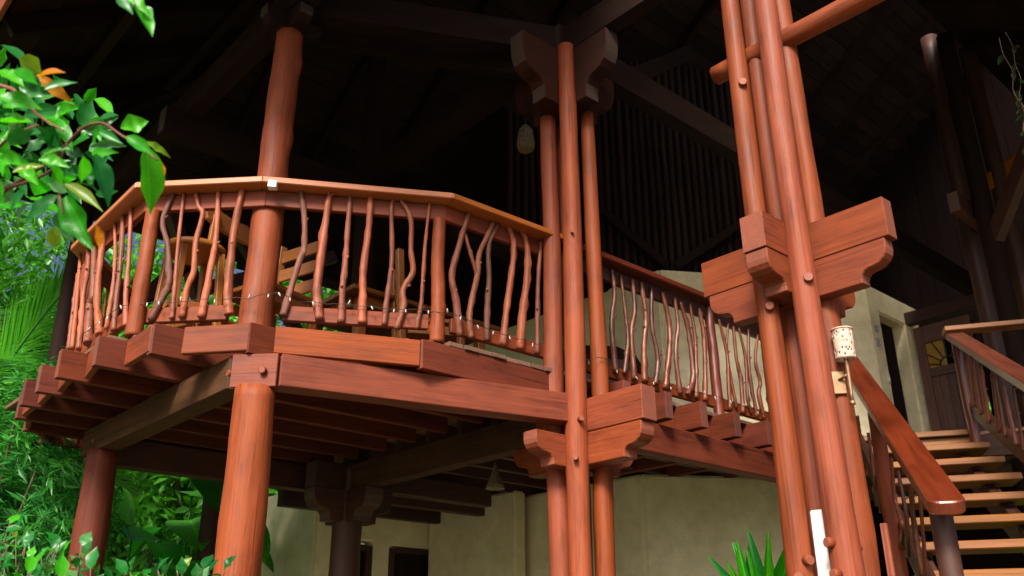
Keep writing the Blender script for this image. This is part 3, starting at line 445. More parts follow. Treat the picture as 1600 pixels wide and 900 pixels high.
# ------------------------------------------------------------------ railings
rl = thing('curved_railing', 'curved balcony railing of crooked red branches under a pale flat cap', 'railing', (2.1, 4.5, 3.29))
OUT = [(1.50, 6.12), (1.495, 4.965), (2.02, 4.405), (2.98, 3.835), (3.95, 3.80)]
IN = [(1.65, 6.08), (1.645, 5.03), (2.09, 4.545), (3.03, 3.985), (3.93, 3.95)]
for i in range(4):
    slab('cap_rail', [OUT[i], OUT[i+1], IN[i+1], IN[i]], 4.183+.0005*i, 4.222+.0005*i, 'cap', rl, .005)
BP = [(1.575, 6.1), (1.575, 5.02), (2.08, 4.47), (2.99, 3.92), (3.82, 3.905)]
def inset(pts, d):
    ns = []
    for a, b in zip(pts[:-1], pts[1:]):
        v = Vector((b[0]-a[0], b[1]-a[1])).normalized(); ns.append(Vector((-v.y, v.x)))
    out = []
    for i, p in enumerate(pts):
        if i == 0: n = ns[0]
        elif i == len(pts)-1: n = ns[-1]
        else: n = (ns[i-1]+ns[i]); n = n/max(.3, n.dot(ns[i]))
        out.append((p[0]+n.x*d, p[1]+n.y*d))
    return out
RA = inset(BP, .012); RB = inset(BP, .05)
for i in range(4):
    slab('top_rail', [RA[i], RA[i+1], RB[i+1], RB[i]], 4.078+.001*i, 4.180, 'beam', rl, .004)
BA = inset(BP, .012)
for i, (f0, f1) in enumerate(((0, .97), (.08, .80), (.15, .93), (.08, 1.0))):
    a, b, b2, a2 = (Vector(q) for q in (RA[i], RA[i+1], RB[i+1], RB[i]))
    slab('bottom_rail', [tuple(a.lerp(b, f0)), tuple(a.lerp(b, f1)), tuple(a2.lerp(b2, f1)), tuple(a2.lerp(b2, f0))], 3.372, 3.462, 'beam', rl, .005)
log('rail_post', (1.62, 4.95, 3.28), (1.625, 4.975, 4.08), .047, .042, 'log', rl, 2, 41, .004)
log('rail_post', (2.955, 3.925, 3.28), (2.965, 3.945, 4.08), .043, .038, 'log', rl, 5, 42, .004)
log('rail_post', (1.62, 6.06, 3.28), (1.62, 6.06, 4.08), .047, .042, 'log', rl, 2, 43, .004)
def balusters(parent, rows, mat='branch', seed=0):
    base_mat = mat
    for i, (pts, r) in enumerate(rows):
        rng = random.Random(seed+i); r *= 1.0; mat = 'branch_brown' if (base_mat == 'branch' and rng.random() < .14) else base_mat; n = 44; t0, t1 = rng.uniform(.72, .95), rng.uniform(1.05, 1.3)
        rr = [r*(t0+(t1-t0)*k/43) for k in range(n)]
        rr = [q*(1+.035*math.sin(k*1.3+i)+rng.uniform(-.03, .03)) for k, q in enumerate(rr)]
        o = tube('baluster', pts, rr, mat, parent, 10, n, rng.randint(3, 7), .09, seed*13+i)
        for _t in range(rng.choice((0, 1, 1, 2))):      # stub of a cut twig
            k = rng.uniform(.15, .8); P = catmull(pts, 26); q = P[int(k*25)]; dd = Vector((rng.uniform(-1, 1), -rng.uniform(.2, 1), rng.uniform(.2, .9))).normalized()
            tube('twig_stub', [q, q+dd*(r+.02)], [r*.5, r*.32], mat, o, 6)
balusters(rl, BALUSTERS['curved'], 'branch', 100)
slab('cap_rail', [(2.04, 6.78), (1.50, 6.125), (1.65, 6.085), (2.16, 6.69)], 4.183, 4.222, 'cap', rl, .005)
for z in (4.13, 3.42): beam('return_rail', (1.64, 6.12, z), (2.12, 6.72, z), .04, .09, 'beam', rl)
for i in range(8):
    f_ = (i+.6)/8.4; a = (1.6+.5*f_, 6.13+.6*f_, 4.17); b = (a[0]+random.uniform(-.02, .02), a[1]+random.uniform(-.02, .02), 3.36)
    tube('baluster', [a, (a[0]+random.uniform(-.03, .03), a[1]+random.uniform(-.03, .03), 3.75), b], random.uniform(.01, .018), 'branch', rl, 9, 16, 2, .1, 900+i)
tag(beam('socket_box', (2.045, 4.372, 4.156), (2.085, 4.345, 4.156), .05, .045, 'white', None, .003), 'small pale box fixed under the railing cap at the corner', 'box')
rs = thing('straight_railing', 'dark straight gallery railing of thin wavy branches right of the centre poles', 'railing', (5.5, 3.9, 3.29))
slab('cap_rail', [(4.06, 3.82), (7.0, 3.82), (7.0, 3.97), (4.06, 3.97)], 4.183, 4.225, 'handrail', rs, .006)
beam('top_rail', (4.06, 3.935, 4.125), (7.0, 3.935, 4.125), .04, .10, 'dark', rs)
beam('bottom_rail', (4.06, 3.935, 3.405), (7.0, 3.935, 3.405), .04, .085, 'beam', rs)
log('rail_post', (5.60, 3.90, 3.24), (5.60, 3.91, 4.18), .043, .036, 'handrail', rs, 0, 44, .003)
balusters(rs, BALUSTERS['straight'], 'branch_dark', 200)

# fairy lights along the bottom rail
def light_string(path, label, step, seed):
    rng = random.Random(seed); t = thing('light_string', label, 'lights', path[0]); pts = []
    for a, b in zip(path[:-1], path[1:]):
        a, b = Vector(a), Vector(b); n = max(2, int((b-a).length/.06))
        for i in range(n): pts.append(a.lerp(b, i/n)+Vector((0, 0, rng.uniform(-.008, .008))))
    pts.append(Vector(path[-1]))
    tube('wire', pts, .0019, 'wire', t, 6, len(pts)*2, 0, 0, seed)
    acc = .05
    for a, b in zip(pts[:-1], pts[1:]):
        acc += (b-a).length
        if acc > step*rng.uniform(.6, 1.5):
            acc = 0; d = Vector((rng.uniform(-.5, .5), rng.uniform(-.6, -.1), rng.choice((-1, -1, -1, .8)))).normalized()
            bl = tube('bulb', [b, b+d*.012, b+d*.028], [.0042, .0046, .0026], 'bulb', t, 8)
light_string([(1.54, 5.6, 3.46), (1.545, 5.02, 3.47), (1.60, 4.93, 3.47), (2.03, 4.43, 3.465), (2.12, 4.26, 3.475), (2.28, 4.30, 3.47), (2.90, 3.94, 3.47), (2.95, 3.87, 3.45), (3.02, 3.87, 3.46), (3.4, 3.875, 3.42), (3.72, 3.87, 3.43)], 'black wire of tiny white bulbs along the curved bottom rail', .10, 7)
light_string([(3.92, 3.61, 3.32), (4.02, 3.59, 3.33), (4.1, 3.87, 3.40), (4.5, 3.875, 3.41), (5.0, 3.875, 3.40), (5.56, 3.855, 3.42), (6.2, 3.875, 3.40), (6.8, 3.875, 3.41)], 'black wire of tiny bulbs along the dark gallery railing', .13, 8)

# ------------------------------------------------------------------ stair
st = thing('open_stair', 'open timber stair with orange edged treads climbing to the landing', 'stairs', gt(5.5, 1.08))
for k in range(18):
    a = 7.76-.36*k; z = 3.28-.18*k
    beam('tread', gt(a+.14, .66, z-.024), gt(a+.14, 1.57, z-.024), .30, .046, 'tread', st, .006)
    if k: 
        for tt in (.76, 1.40): beam('support_block', gt(a+.15, tt, z-.05), gt(a+.15, tt, z-.15), .09, .05, 'dark', st, .004)
beam('top_beam', gt(7.82, .66, 3.155), gt(7.82, 1.57, 3.155), .05, .14, 'tread', st)
beam('top_beam', gt(7.87, 1.58, 3.16), gt(7.87, 2.8, 3.16), .06, .17, 'frame', st)
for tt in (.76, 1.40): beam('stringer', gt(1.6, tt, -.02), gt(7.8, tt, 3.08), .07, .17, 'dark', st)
def rounded(L, w, r, m=7):
    p = [(-L/2, w/2), (-L/2, -w/2)]
    for i in range(m): a = -math.pi/2+i*math.pi/2/(m-1); p.append((L/2-r+r*math.cos(a), -w/2+r+r*math.sin(a)))
    for i in range(m): a = i*math.pi/2/(m-1); p.append((L/2-r+r*math.cos(a), w/2-r+r*math.sin(a)))
    return p
def handrail(name, label, tt, g0, g1, zz, rows, seed, sub, hm):
    t = thing(name, label, 'railing', gt((g0+g1)/2, tt, 0))
    p1, p0 = gt(g0, tt, zz(g0)), gt(g1, tt, zz(g1))     # local X runs downhill to the rounded end
    m, L = frame(p0, p1); mm = m @ Matrix.Rotation(rad(90), 4, 'X')
    prism('handrail', rounded(L, .135, .05), .055, m @ Matrix(((1, 0, 0, 0), (0, 0, 1, 0), (0, -1, 0, 0), (0, 0, 0, 1))), hm, t, .006)
    beam('under_rail', p0+Vector((0, 0, -.06))+T*.02, p1+G*.25+Vector((0, 0, .125-.065))+T*.02, .04, .07, hm, t)
    beam('bottom_rail', gt(g0+.1, tt+.03, zz(g0+.1)-sub), gt(g1, tt+.03, zz(g1)-sub), .05, .11, 'dark', t)
    balusters(t, rows, 'branch_dark', seed)
    return t
zz = lambda a: 2.125+.5*(a-3.80)
hl = handrail('stair_railing', 'glossy red brown handrail with rounded end on the near side of the stair', .62, 3.80, 7.62, zz, BALUSTERS['stair_near'], 300, .72, 'handrail')
log('newel_post', gt(4.02, .62, .0), gt(4.0, .62, 2.16), .05, .044, 'dark', hl, 2, 51, .004)
log('newel_post', gt(5.5, .60, .9), gt(5.5, .60, 2.92), .045, .04, 'beam', hl, 2, 52, .004)
zr = lambda a: 4.04+.5*(a-7.70)
hr = handrail('stair_railing', 'dark handrail with branch balusters on the far side of the stair', 1.53, 4.2, 7.66, zr, BALUSTERS['stair_far'], 400, .60, 'handrail_dark')
log('newel_post', gt(7.66, 1.53, 3.1), gt(7.66, 1.53, 4.02), .04, .036, 'handrail_dark', hr, 1, 53, .004)
log('newel_post', gt(4.35, 1.53, 0), gt(4.35, 1.53, 2.36), .05, .045, 'handrail', hr, 1, 54, .004)
slab('landing_cap', [tuple(gt(7.62, 1.46).xy), tuple(gt(7.62, 2.3).xy), tuple(gt(7.77, 2.3).xy), tuple(gt(7.77, 1.46).xy)], 4.06, 4.10, 'tread', hr, .005)
c = thing('pole_cluster', 'pair of dark glossy log columns on the landing right of the door', 'column', (8.6, 2.82, 0))
log('pole', (8.80, 2.97, 0), (8.80, 2.97, 7.85), .10, .085, 'dark', c, 3, 61); log('pole', (8.40, 2.685, 0), (8.40, 2.685, 7.5), .09, .08, 'frame', c, 3, 62)
log('pole', (9.1, 2.72, 0), (9.1, 2.72, 7.72), .09, .08, 'dark', c, 3, 63)
beam('brace', (8.4, 2.65, 5.2), (7.6, 1.2, 6.8), .09, .16, 'dark', c); beam('brace', (8.8, 2.9, 5.9), (10.2, 2.2, 7.0), .09, .16, 'tread', c)
beam('tie_beam', (8.1, 2.83, 5.55), (12, 2.83, 5.55), .1, .2, 'dark', c)

# ------------------------------------------------------------------ stucco rooms
def wall(name, label, pts, z0, z1, th=.16, mat='wall', holes=()):
    """vertical wall panels along one plan edge with rectangular openings (s0, s1, za, zb)"""
    (xa, ya), (xb, yb) = pts; L = math.hypot(xb-xa, yb-ya); ax = Vector((xb-xa, yb-ya, 0)).normalized(); nn = Vector((-ax.y, ax.x, 0))
    m = Matrix((ax, nn, Vector((0, 0, 1)))).transposed().to_4x4(); m.translation = (xa, ya, 0)
    xs = sorted({0, L, *[h[0] for h in holes], *[h[1] for h in holes]}); zs = sorted({z0, z1, *[h[2] for h in holes], *[h[3] for h in holes]})
    bm = bmesh.new(); cells = set()
    for i in range(len(xs)-1):
        for j in range(len(zs)-1):
            cx, cz = (xs[i]+xs[i+1])/2, (zs[j]+zs[j+1])/2
            if not any(h[0] < cx < h[1] and h[2] < cz < h[3] for h in holes): cells.add((i, j))
    vd = {}
    def V(i, j, s):
        if (i, j, s) not in vd: vd[(i, j, s)] = bm.verts.new((xs[i], th*s, zs[j]))
        return vd[(i, j, s)]
    for (i, j) in cells:
        bm.faces.new((V(i, j, 0), V(i+1, j, 0), V(i+1, j+1, 0), V(i, j+1, 0))); bm.faces.new((V(i, j, 1), V(i, j+1, 1), V(i+1, j+1, 1), V(i+1, j, 1)))
        for (di, dj, a, b) in ((-1, 0, (i, j), (i, j+1)), (1, 0, (i+1, j+1), (i+1, j)), (0, -1, (i+1, j), (i, j)), (0, 1, (i, j+1), (i+1, j+1))):
            if (i+di, j+dj) not in cells: bm.faces.new((V(*a, 0), V(*b, 0), V(*b, 1), V(*a, 1)))
    bmesh.ops.recalc_face_normals(bm, faces=bm.faces[:])
    bmesh.ops.bevel(bm, geom=[e for e in bm.edges if e.calc_face_angle(0) > .5], offset=.02, segments=3, affect='EDGES')
    me = bpy.data.meshes.new(name); bm.to_mesh(me); bm.free()
    o = mesh_obj(name, me, mat, m, None, False); tag(o, label, 'wall'); return o
K0, K1 = (7.02, 5.48), (8.97, 4.22)
wall('stucco_wall', 'ochre plastered upper wall seen behind the dark gallery railing', (K0, K1), 3.28, 5.42)
wall('stucco_wall', 'ochre plastered wall with a dark doorway beside the notice at the stair top', ((8.975, 4.225), (10.2, 4.225)), 3.28, 5.42, .16, 'wall', [(.26, .84, 3.2, 5.12)])
wall('stucco_wall', 'shaded end of the upper plastered room left of the gallery wall', ((7.02, 9.0), (7.015, 5.49)), 3.28, 5.42)
cl = slab('ceiling_board', [(7.2, 5.55), (9.05, 4.36), (10.2, 4.36), (10.2, 9), (7.2, 9)], 5.30, 5.34, 'frame'); tag(cl, 'dark board lid of the plastered upper room', 'ceiling')
wall('stucco_wall', 'inner wall inside the doorway at the stair top painted near black for shade', ((9.0, 5.9), (10.6, 5.9)), 3.28, 5.42, .1, 'black')  # black colour supplies the shade inside the doorway
# lower rooms
wall('stucco_wall', 'large ochre plastered lower wall behind the sword leaved plant', ((6.02, 5.05), (7.45, 4.1)), 0, 3.08)
wall('stucco_wall', 'dim return wall at the left edge of the large lower wall', ((6.02, 9.5), (6.015, 5.06)), 0, 3.08, .16, 'wall', [(.3, 1.2, 0, 2.2)])
wall('stucco_wall', 'green lit plastered lower wall right of the front corner column', ((4.48, 8.9), (4.48, 7.78)), 0, 3.2)
wall('stucco_wall', 'shaded lower wall with dark doorways behind the inner column', ((4.485, 7.775), (6.18, 7.775)), 0, 3.2, .16, 'wall', [(.28, .67, 0, 2.70), (.86, 1.60, 0, 2.68)])
wall('stucco_wall', 'short projecting lower wall with a pale end beside the centre poles', ((5.80, 7.76), (5.795, 6.42)), 0, 3.1, .15)
wall('stucco_wall', 'back wall of the lower rooms painted near black for shade', ((4.7, 9.4), (9, 9.4)), 0, 3.2, .1, 'black')  # black colour supplies the shade at the back of the rooms
for x0, x1, ss in ((5.355, 6.08, 'wide'), (4.775, 5.15, 'narrow')):
    d = thing('lower_door', 'dark %s timber door set in the shaded lower wall' % ss, 'door', (x0, 7.86, 0))
    beam('door_leaf', ((x0+x1)/2, 7.88, 0.02), ((x0+x1)/2, 7.88, 2.64), x1-x0, .04, 'roof', d, .004, (0, 1, 0))
    for xx in (x0+.03, x1-.03): beam('door_frame', (xx, 7.82, 0), (xx, 7.82, 2.66), .05, .07, 'dark', d)
    beam('door_frame', (x0+.06, 7.82, 2.64), (x1-.06, 7.82, 2.64), .06, .05, 'dark', d)
wall('dark_backing', 'near black panel under the landing behind the stair standing in for gloom', ((9.3, 5.2), (9.3, -1.5)), 0, 3.15, .1, 'frame')  # dark panel added to give a shaded background behind the treads
wall('dark_backing', 'near black panel beside the large lower wall standing in for gloom', ((7.46, 4.12), (9.3, 4.6)), 0, 3.08, .1, 'frame')  # second dark panel, closes the view with painted gloom
# notice, switch, extinguisher
t = thing('paper_notice', 'two pale printed sheets on the wall by the dark doorway', 'notice', (9.03, 4.205, 4.7))
for k, (z, h) in enumerate(((4.90, .10), (4.74, .12))):
    s_ = beam('sheet', (9.03, 4.2225, z), (9.15, 4.2225, z), .003, h, 'paper', t, 0, wob=0)
    for j in range(4): beam('printed_line', (9.045, 4.2203, z+h*.32-j*h*.2), (9.135-.02*(j % 2), 4.2203, z+h*.32-j*h*.2), .001, h*.06, 'black', s_, 0, wob=0)
t = thing('light_switch', 'small white switch plate on the door side of the wall', 'switch', (9.19, 4.21, 4.36))
beam('plate', (9.16, 4.218, 4.36), (9.20, 4.218, 4.36), .012, .10, 'white', t, .002); beam('rocker', (9.17, 4.209, 4.36), (9.19, 4.209, 4.36), .008, .04, 'white', t, .001)
t = thing('fire_extinguisher', 'red fire extinguisher inside the dark doorway at the stair top', 'extinguisher', (9.72, 4.75, 3.75))
ex = (9.72, 4.7)
tube('cylinder', [(*ex, 3.86), (*ex, 3.88), (*ex, 4.10), (*ex, 4.16), (*ex, 4.19)], [.05, .07, .07, .05, .02], 'red', t, 18)
tube('valve', [(*ex, 4.19), (*ex, 4.24)], .018, 'wire', t, 10); tube('hose', [(*ex, 4.23), (9.80, 4.68, 4.2), (9.80, 4.66, 4.0)], .009, 'wire', t, 8, 12)
beam('stand', (9.72, 4.7, 3.29), (9.72, 4.7, 3.855), .12, .12, 'black', t)
# open plank door with sunburst window
dX = 9.97; d = thing('plank_door', 'open dark plank door with a sunburst glass window at the stair top', 'door', (dX, 4.2, 3.29))
y0, y1, zt = 4.20, 3.58, 5.10
for yy in (y0-.05, y1+.05): beam('stile', (dX, yy, 3.30), (dX, yy, zt), .1, .05, 'door', d, .004, (1, 0, 0))
for za, zb in ((3.30, 3.44), (3.58, 3.68), (4.50, 4.60), (4.90, 5.10)): beam('cross_rail', (dX, y0-.1, (za+zb)/2), (dX, y1+.1, (za+zb)/2), .046, zb-za, 'door', d, .004)
n = 5; pw = (y0-y1-.2)/n
for k in range(n):
    yy = y0-.1-pw*(k+.5); beam('plank', (dX+.008, yy, 3.68), (dX+.008, yy, 4.50), pw-.006, .022, 'door', d, .003, (1, 0, 0)); beam('plank', (dX+.008, yy, 3.44), (dX+.008, yy, 3.58), pw-.006, .022, 'door', d, .003, (1, 0, 0))
yc = (y0+y1)/2
beam('pane', (dX+.012, y0-.1, 4.75), (dX+.012, yc+.02, 4.75), .005, .30, 'amber', d, 0); beam('pane', (dX+.012, yc+.015, 4.75), (dX+.012, y1+.1, 4.75), .005, .30, 'pane', d, 0)
for k in range(7):
    a = rad(12+26*k); e = min(.205/max(.01, abs(math.cos(a))), .28/math.sin(a)); q = lambda r: (dX, yc+.0+r*math.cos(a), 4.61+r*math.sin(a))
    beam('leading', q(.09), q(e), .012, .012, 'black', d, 0)
tube('leading', [(dX, yc+.09*math.cos(rad(a)), 4.61+.09*math.sin(rad(a))) for a in range(0, 181, 15)], .007, 'black', d, 6)
tl = beam('lintel_beam', (9.9, 4.25, 5.2), (9.9, 1.8, 5.2), .12, .14, 'dark'); tag(tl, 'dark beam above the open plank door', 'beam')
# far timber screen with windows
fs = thing('timber_screen', 'dark timber screen with small windows behind the stair landing', 'wall', (12.5, 2.6, 3.28))
sx_ = 12.5
for (ya, yb, za, zb) in ((7.4, 5.3, 3.2, 9.6), (4.45, 4.3, 3.2, 5.9), (5.3, -1.4, 5.9, 9.6), (5.3, .0, 3.2, 4.3), (2.9, 0, 4.3, 5.9)):
    n = max(1, int(abs(ya-yb)/.22))
    for k in range(n):
        w_ = abs(ya-yb)/n; yy = ya-w_*(k+.5); zt2 = min(zb, 5.75+.7*(9.4-yy))
        if yy < 2.5: zt2 = min(zt2, 5.85+.55*(yy+.7))
        if zt2 > za+.1: beam('board', (sx_+random.uniform(0, .006), yy, za), (sx_, yy, zt2), w_-.006, .03, 'screen', fs, .003, (1, 0, 0))
beam('pane', (sx_+.02, 5.3, 5.1), (sx_+.02, 2.9, 5.1), .005, 1.6, 'pane', fs, 0)

# ------------------------------------------------------------------ slatted gable above the upper room
sw = thing('slat_screen', 'dark screen of upright poles above the upper plastered wall', 'screen', (7.0, 5.5, 5.45))
ax = Vector((K1[0]-K0[0], K1[1]-K0[1], 0)).normalized()
for k in range(40):
    p = Vector((*K0, 0)) + ax*(-1.6+k*.085)+Vector((.15, .15, 0)); 
    log('slat', p+Vector((0, 0, 5.44)), p+Vector((random.uniform(-.02, .02), 0, 8.2)), .032, .03, 'roof', sw, 0, 500+k, .006, 8)
beam('screen_brace', Vector((*K0, 5.5))+ax*.2+Vector((.06, .06, 0)), Vector((*K0, 6.5))+ax*1.6+Vector((.06, .06, 0)), .05, .09, 'frame', sw)
beam('screen_brace', Vector((*K0, 6.4))-ax*.9+Vector((.06, .06, 0)), Vector((*K0, 5.5))+ax*.1+Vector((.06, .06, 0)), .05, .09, 'frame', sw)

# ------------------------------------------------------------------ roof
EX, EY, EZ, EB, SL = .84, 9.5, 5.9, 6.15, .70
rf = thing('plank_roof', 'dark boarded roof underside with rafters high above the balcony', 'roof', (5, 5, 6))
FY = 2.42; RXM = 14.0; ang = math.atan(SL); bw = .19; HC = EX + EY - (EZ-EB)/SL        # the hip runs along x + y = HC
zl = lambda x: EZ+SL*(x-EX)
zb = lambda y: EB+SL*(EY-y)
def zr_(x, y): return min(zl(x), zb(y))
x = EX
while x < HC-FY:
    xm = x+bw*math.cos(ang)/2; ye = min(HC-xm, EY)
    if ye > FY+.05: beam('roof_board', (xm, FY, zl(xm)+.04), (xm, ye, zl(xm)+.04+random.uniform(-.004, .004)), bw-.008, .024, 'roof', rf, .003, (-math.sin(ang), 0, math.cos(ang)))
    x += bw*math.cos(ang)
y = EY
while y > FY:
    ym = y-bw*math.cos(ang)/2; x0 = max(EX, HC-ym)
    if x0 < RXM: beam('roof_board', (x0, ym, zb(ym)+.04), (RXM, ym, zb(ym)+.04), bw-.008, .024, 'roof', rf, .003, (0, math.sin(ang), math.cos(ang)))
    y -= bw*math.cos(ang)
# weather cover on top of the boards
up_ = .085
V_ = [(EX-.05, FY-.05, zl(EX)+up_), (EX-.05, HC-EX, zl(EX)+up_), (HC-FY, FY-.05, zb(FY)+up_), (EX-.05, EY+.05, EB+up_-.03), (RXM, EY+.05, EB+up_-.03), (RXM, FY-.05, zb(FY)+up_)]
bm = bmesh.new(); vv = [bm.verts.new(q) for q in V_]; bm.faces.new((vv[0], vv[2], vv[1])); bm.faces.new((vv[3], vv[1], vv[2], vv[5], vv[4]))
bmesh.ops.recalc_face_normals(bm, faces=bm.faces[:]); cov = bpy.data.meshes.new('roof_cover'); bm.to_mesh(cov); bm.free()
o = mesh_obj('roof_cover', cov, 'roof', Matrix(), rf); md = o.modifiers.new('t', 'SOLIDIFY'); md.thickness = .03; md.offset = 0
y = FY+.35
while y < HC-EX-.3:
    xe = HC-y; beam('rafter', (EX+.02, y, EZ-.06), (xe, y, zl(xe)-.07), .07, .15, 'frame', rf); y += .9
x = EX+.8
while x < RXM:
    ye = max(FY, HC-x); beam('rafter', (x, EY-.02, EB-.05), (x, ye, zb(ye)-.06), .07, .15, 'frame', rf); x += .9
beam('hip_rafter', (EX, HC-EX, EZ-.1), (HC-FY, FY, zb(FY)-.1), .1, .2, 'frame', rf)
beam('eave_board', (EX-.06, FY-.05, EZ-.01), (EX-.06, HC-EX+.3, EZ-.01), .035, .2, 'beam', rf, .004)
beam('added_shade_board', (EX, FY-.02, EZ-.06), (HC-FY, FY-.02, zl(HC-FY)-.06), .03, .34, 'frame', rf, .003)  # unseen board added under the rake to lower the shadow on the poles
beam('eave_board', (EX-.02, EY+.06, EB-.01), (RXM, EY+.06, EB-.01), .035, .2, 'dark', rf, .004)
for k in range(34):
    yy = EY-.1-k*.2; zz_ = zb(yy) if yy > FY else zb(FY)
    if yy > FY-.1: beam('gable_board', (RXM-.05, yy, 5.2), (RXM-.05, yy, zz_), .192, .03, 'roof', rf, .003, (1, 0, 0))
# porch roof over the stair, unseen front edge extended to shade treads and door
pr = thing('porch_roof', 'dark boarded porch roof over the stair at the upper right', 'roof', (8, 1, 6))
y = -.8; pz = lambda yy: 5.9+.55*(yy+.8); a2 = math.atan(.55)
while y < FY+.3:
    beam('roof_board', (4.75, y, pz(y)), (RXM+.3, y, pz(y)), .185, .026, 'roof', pr, .003, (0, -math.sin(a2), math.cos(a2))); y += .19*math.cos(a2)
for x in np.arange(4.9, 13, 1.0): beam('rafter', (x, -.8, pz(-.8)-.1), (x, FY+.2, pz(FY+.2)-.1), .07, .15, 'frame', pr)
cvr = beam('roof_cover', (8.9, -.9, pz(-.9)+.06), (8.9, FY+.35, pz(FY+.35)+.06), 8.4, .03, 'roof', pr)
# big roof beams and braces
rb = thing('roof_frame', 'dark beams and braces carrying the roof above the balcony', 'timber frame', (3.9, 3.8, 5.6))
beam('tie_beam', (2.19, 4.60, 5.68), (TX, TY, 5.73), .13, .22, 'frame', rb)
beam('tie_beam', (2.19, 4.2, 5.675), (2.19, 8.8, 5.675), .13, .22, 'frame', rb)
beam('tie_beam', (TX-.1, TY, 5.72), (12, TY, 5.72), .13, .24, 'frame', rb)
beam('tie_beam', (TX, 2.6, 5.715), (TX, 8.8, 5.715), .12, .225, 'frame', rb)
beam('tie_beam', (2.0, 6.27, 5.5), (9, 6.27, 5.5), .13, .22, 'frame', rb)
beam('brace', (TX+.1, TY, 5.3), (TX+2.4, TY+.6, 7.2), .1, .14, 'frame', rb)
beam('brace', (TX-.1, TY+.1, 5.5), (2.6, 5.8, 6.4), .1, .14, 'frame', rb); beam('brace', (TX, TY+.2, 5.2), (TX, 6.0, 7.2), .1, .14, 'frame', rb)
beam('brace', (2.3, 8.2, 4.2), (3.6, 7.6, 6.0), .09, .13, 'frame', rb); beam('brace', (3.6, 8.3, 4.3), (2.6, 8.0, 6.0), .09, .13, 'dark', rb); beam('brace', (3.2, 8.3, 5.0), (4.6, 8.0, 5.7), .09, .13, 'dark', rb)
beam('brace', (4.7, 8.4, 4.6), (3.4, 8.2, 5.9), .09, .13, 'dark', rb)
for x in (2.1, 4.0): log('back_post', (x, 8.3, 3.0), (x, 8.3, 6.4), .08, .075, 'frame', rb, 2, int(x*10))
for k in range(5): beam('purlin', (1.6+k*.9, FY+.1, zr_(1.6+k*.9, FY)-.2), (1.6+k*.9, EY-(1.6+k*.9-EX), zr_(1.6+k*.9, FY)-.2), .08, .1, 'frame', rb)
# hanging lantern and cone
t = thing('hanging_lantern', 'pale woven lantern hanging beside the centre poles in the dark roof', 'lantern', (4.3, 4.6, 5.3))
lx, ly = 4.3, 4.6
tube('shade', [(lx, ly, 5.39), (lx, ly, 5.45), (lx, ly, 5.56), (lx, ly, 5.61)], [.06, .075, .06, .03], 'straw', t, 16, 10, 0, .05, 2)
tube('cord', [(lx, ly, 5.6), (lx, ly, 6.6)], .004, 'wire', t, 6)
t = thing('hanging_cone', 'small woven cone hanging under the deck near the centre poles', 'ornament', (4.27, 4.94, 2.8))
tube('cone', [(4.5, 5.2, 3.0), (4.5, 5.2, 2.93), (4.5, 5.2, 2.80)], [.008, .022, .072], 'straw', t, 16, 8, 0, .06, 3); tube('cord', [(4.5, 5.2, 3.0), (4.5, 5.2, 3.22)], .003, 'wire', t, 6)
for k, yy in enumerate((6.9, 7.6)): tag(beam('cross_beam', (4.0, yy, 3.0), (8, yy, 3.0), .1, .18, 'dark'), ('dark beam under the deck in front of the lower doors', 'dark beam under the deck close to the lower doors')[k], 'beam', None)

# ------------------------------------------------------------------ deck furniture
def stool(cx, cy, label):
    t = thing('bar_stool', label, 'stool', (cx, cy, 3.285)); zt_ = 4.03
    tube('seat', [(cx, cy, zt_-.04), (cx, cy, zt_)], [.185, .185], 'pine', t, 36, None, 0, .004, 1)
    sq = .12; cs = [(cx-sq, cy-sq), (cx+sq, cy-sq), (cx+sq, cy+sq), (cx-sq, cy+sq)]
    for i in range(4):
        a, b = Vector((*cs[i], 0)), Vector((*cs[(i+1) % 4], 0)); ctr = Vector((cx, cy, 0)); lo = ctr+(a-ctr)*1.25
        beam('leg', lo+Vector((0, 0, 3.28)), a+Vector((0, 0, zt_-.045)), .042, .042, 'pine', t, .004)
        lb = ctr+(b-ctr)*1.14; la = ctr+(a-ctr)*1.14
        beam('stretcher', la+Vector((0, 0, 3.60+.002*i)), lb+Vector((0, 0, 3.60+.002*i)), .03, .045, 'pine', t, .003)
stool(2.0, 5.22, 'pale bar stool with round seat behind the curved railing')
def chair(cx, cy, ang_, label, live=False, hh=1.0):
    t = thing('wooden_chair', label, 'chair', (cx, cy, 3.285)); R = Matrix.Translation((cx, cy, 3.285)) @ Matrix.Rotation(ang_, 4, 'Z'); P = lambda a, b, c_: R @ Vector((a, b, c_))
    for sx2 in (-1, 1):
        beam('leg', P(sx2*.19, -.19, 0), P(sx2*.19, -.19, .43), .042, .042, 'pine', t, .004); beam('back_post', P(sx2*.19, .19, 0), P(sx2*.19, .25, hh), .042, .05, 'pine', t, .004)
        beam('side_rail', P(sx2*.19, -.17, .38), P(sx2*.19, .17, .38), .03, .06, 'pine', t, .003)
    beam('seat', P(0, -.22, .45), P(0, .2, .45), .42, .03, 'pine', t, .005)
    if live:
        pr2 = [(-.27, -.06), (-.1, -.09), (.1, -.085), (.26, -.05), (.29, .02), (.24, .07), (.14, .05), (.02, .035), (-.1, .05), (-.2, .02), (-.28, -.02)]
        prism('backrest', pr2, .035, R @ Matrix.Translation((0, .235, hh)), 'pine', t)
    else:
        for z_ in (.58, .72, .86): beam('back_slat', P(-.17, .215+.06*(z_-.5), z_), P(.17, .215+.06*(z_-.5), z_), .022, .085, 'pine', t, .004)
    return t
chair(2.28, 5.72, rad(200), 'golden chair with wavy live edge backrest behind the bar stool', True, 1.12)
chair(3.55, 4.80, rad(60), 'golden slat back chair behind the railing near the rail post', False, .96)
chair(2.42, 5.0, rad(-75), 'golden chair just right of the upper corner column', False, .95)
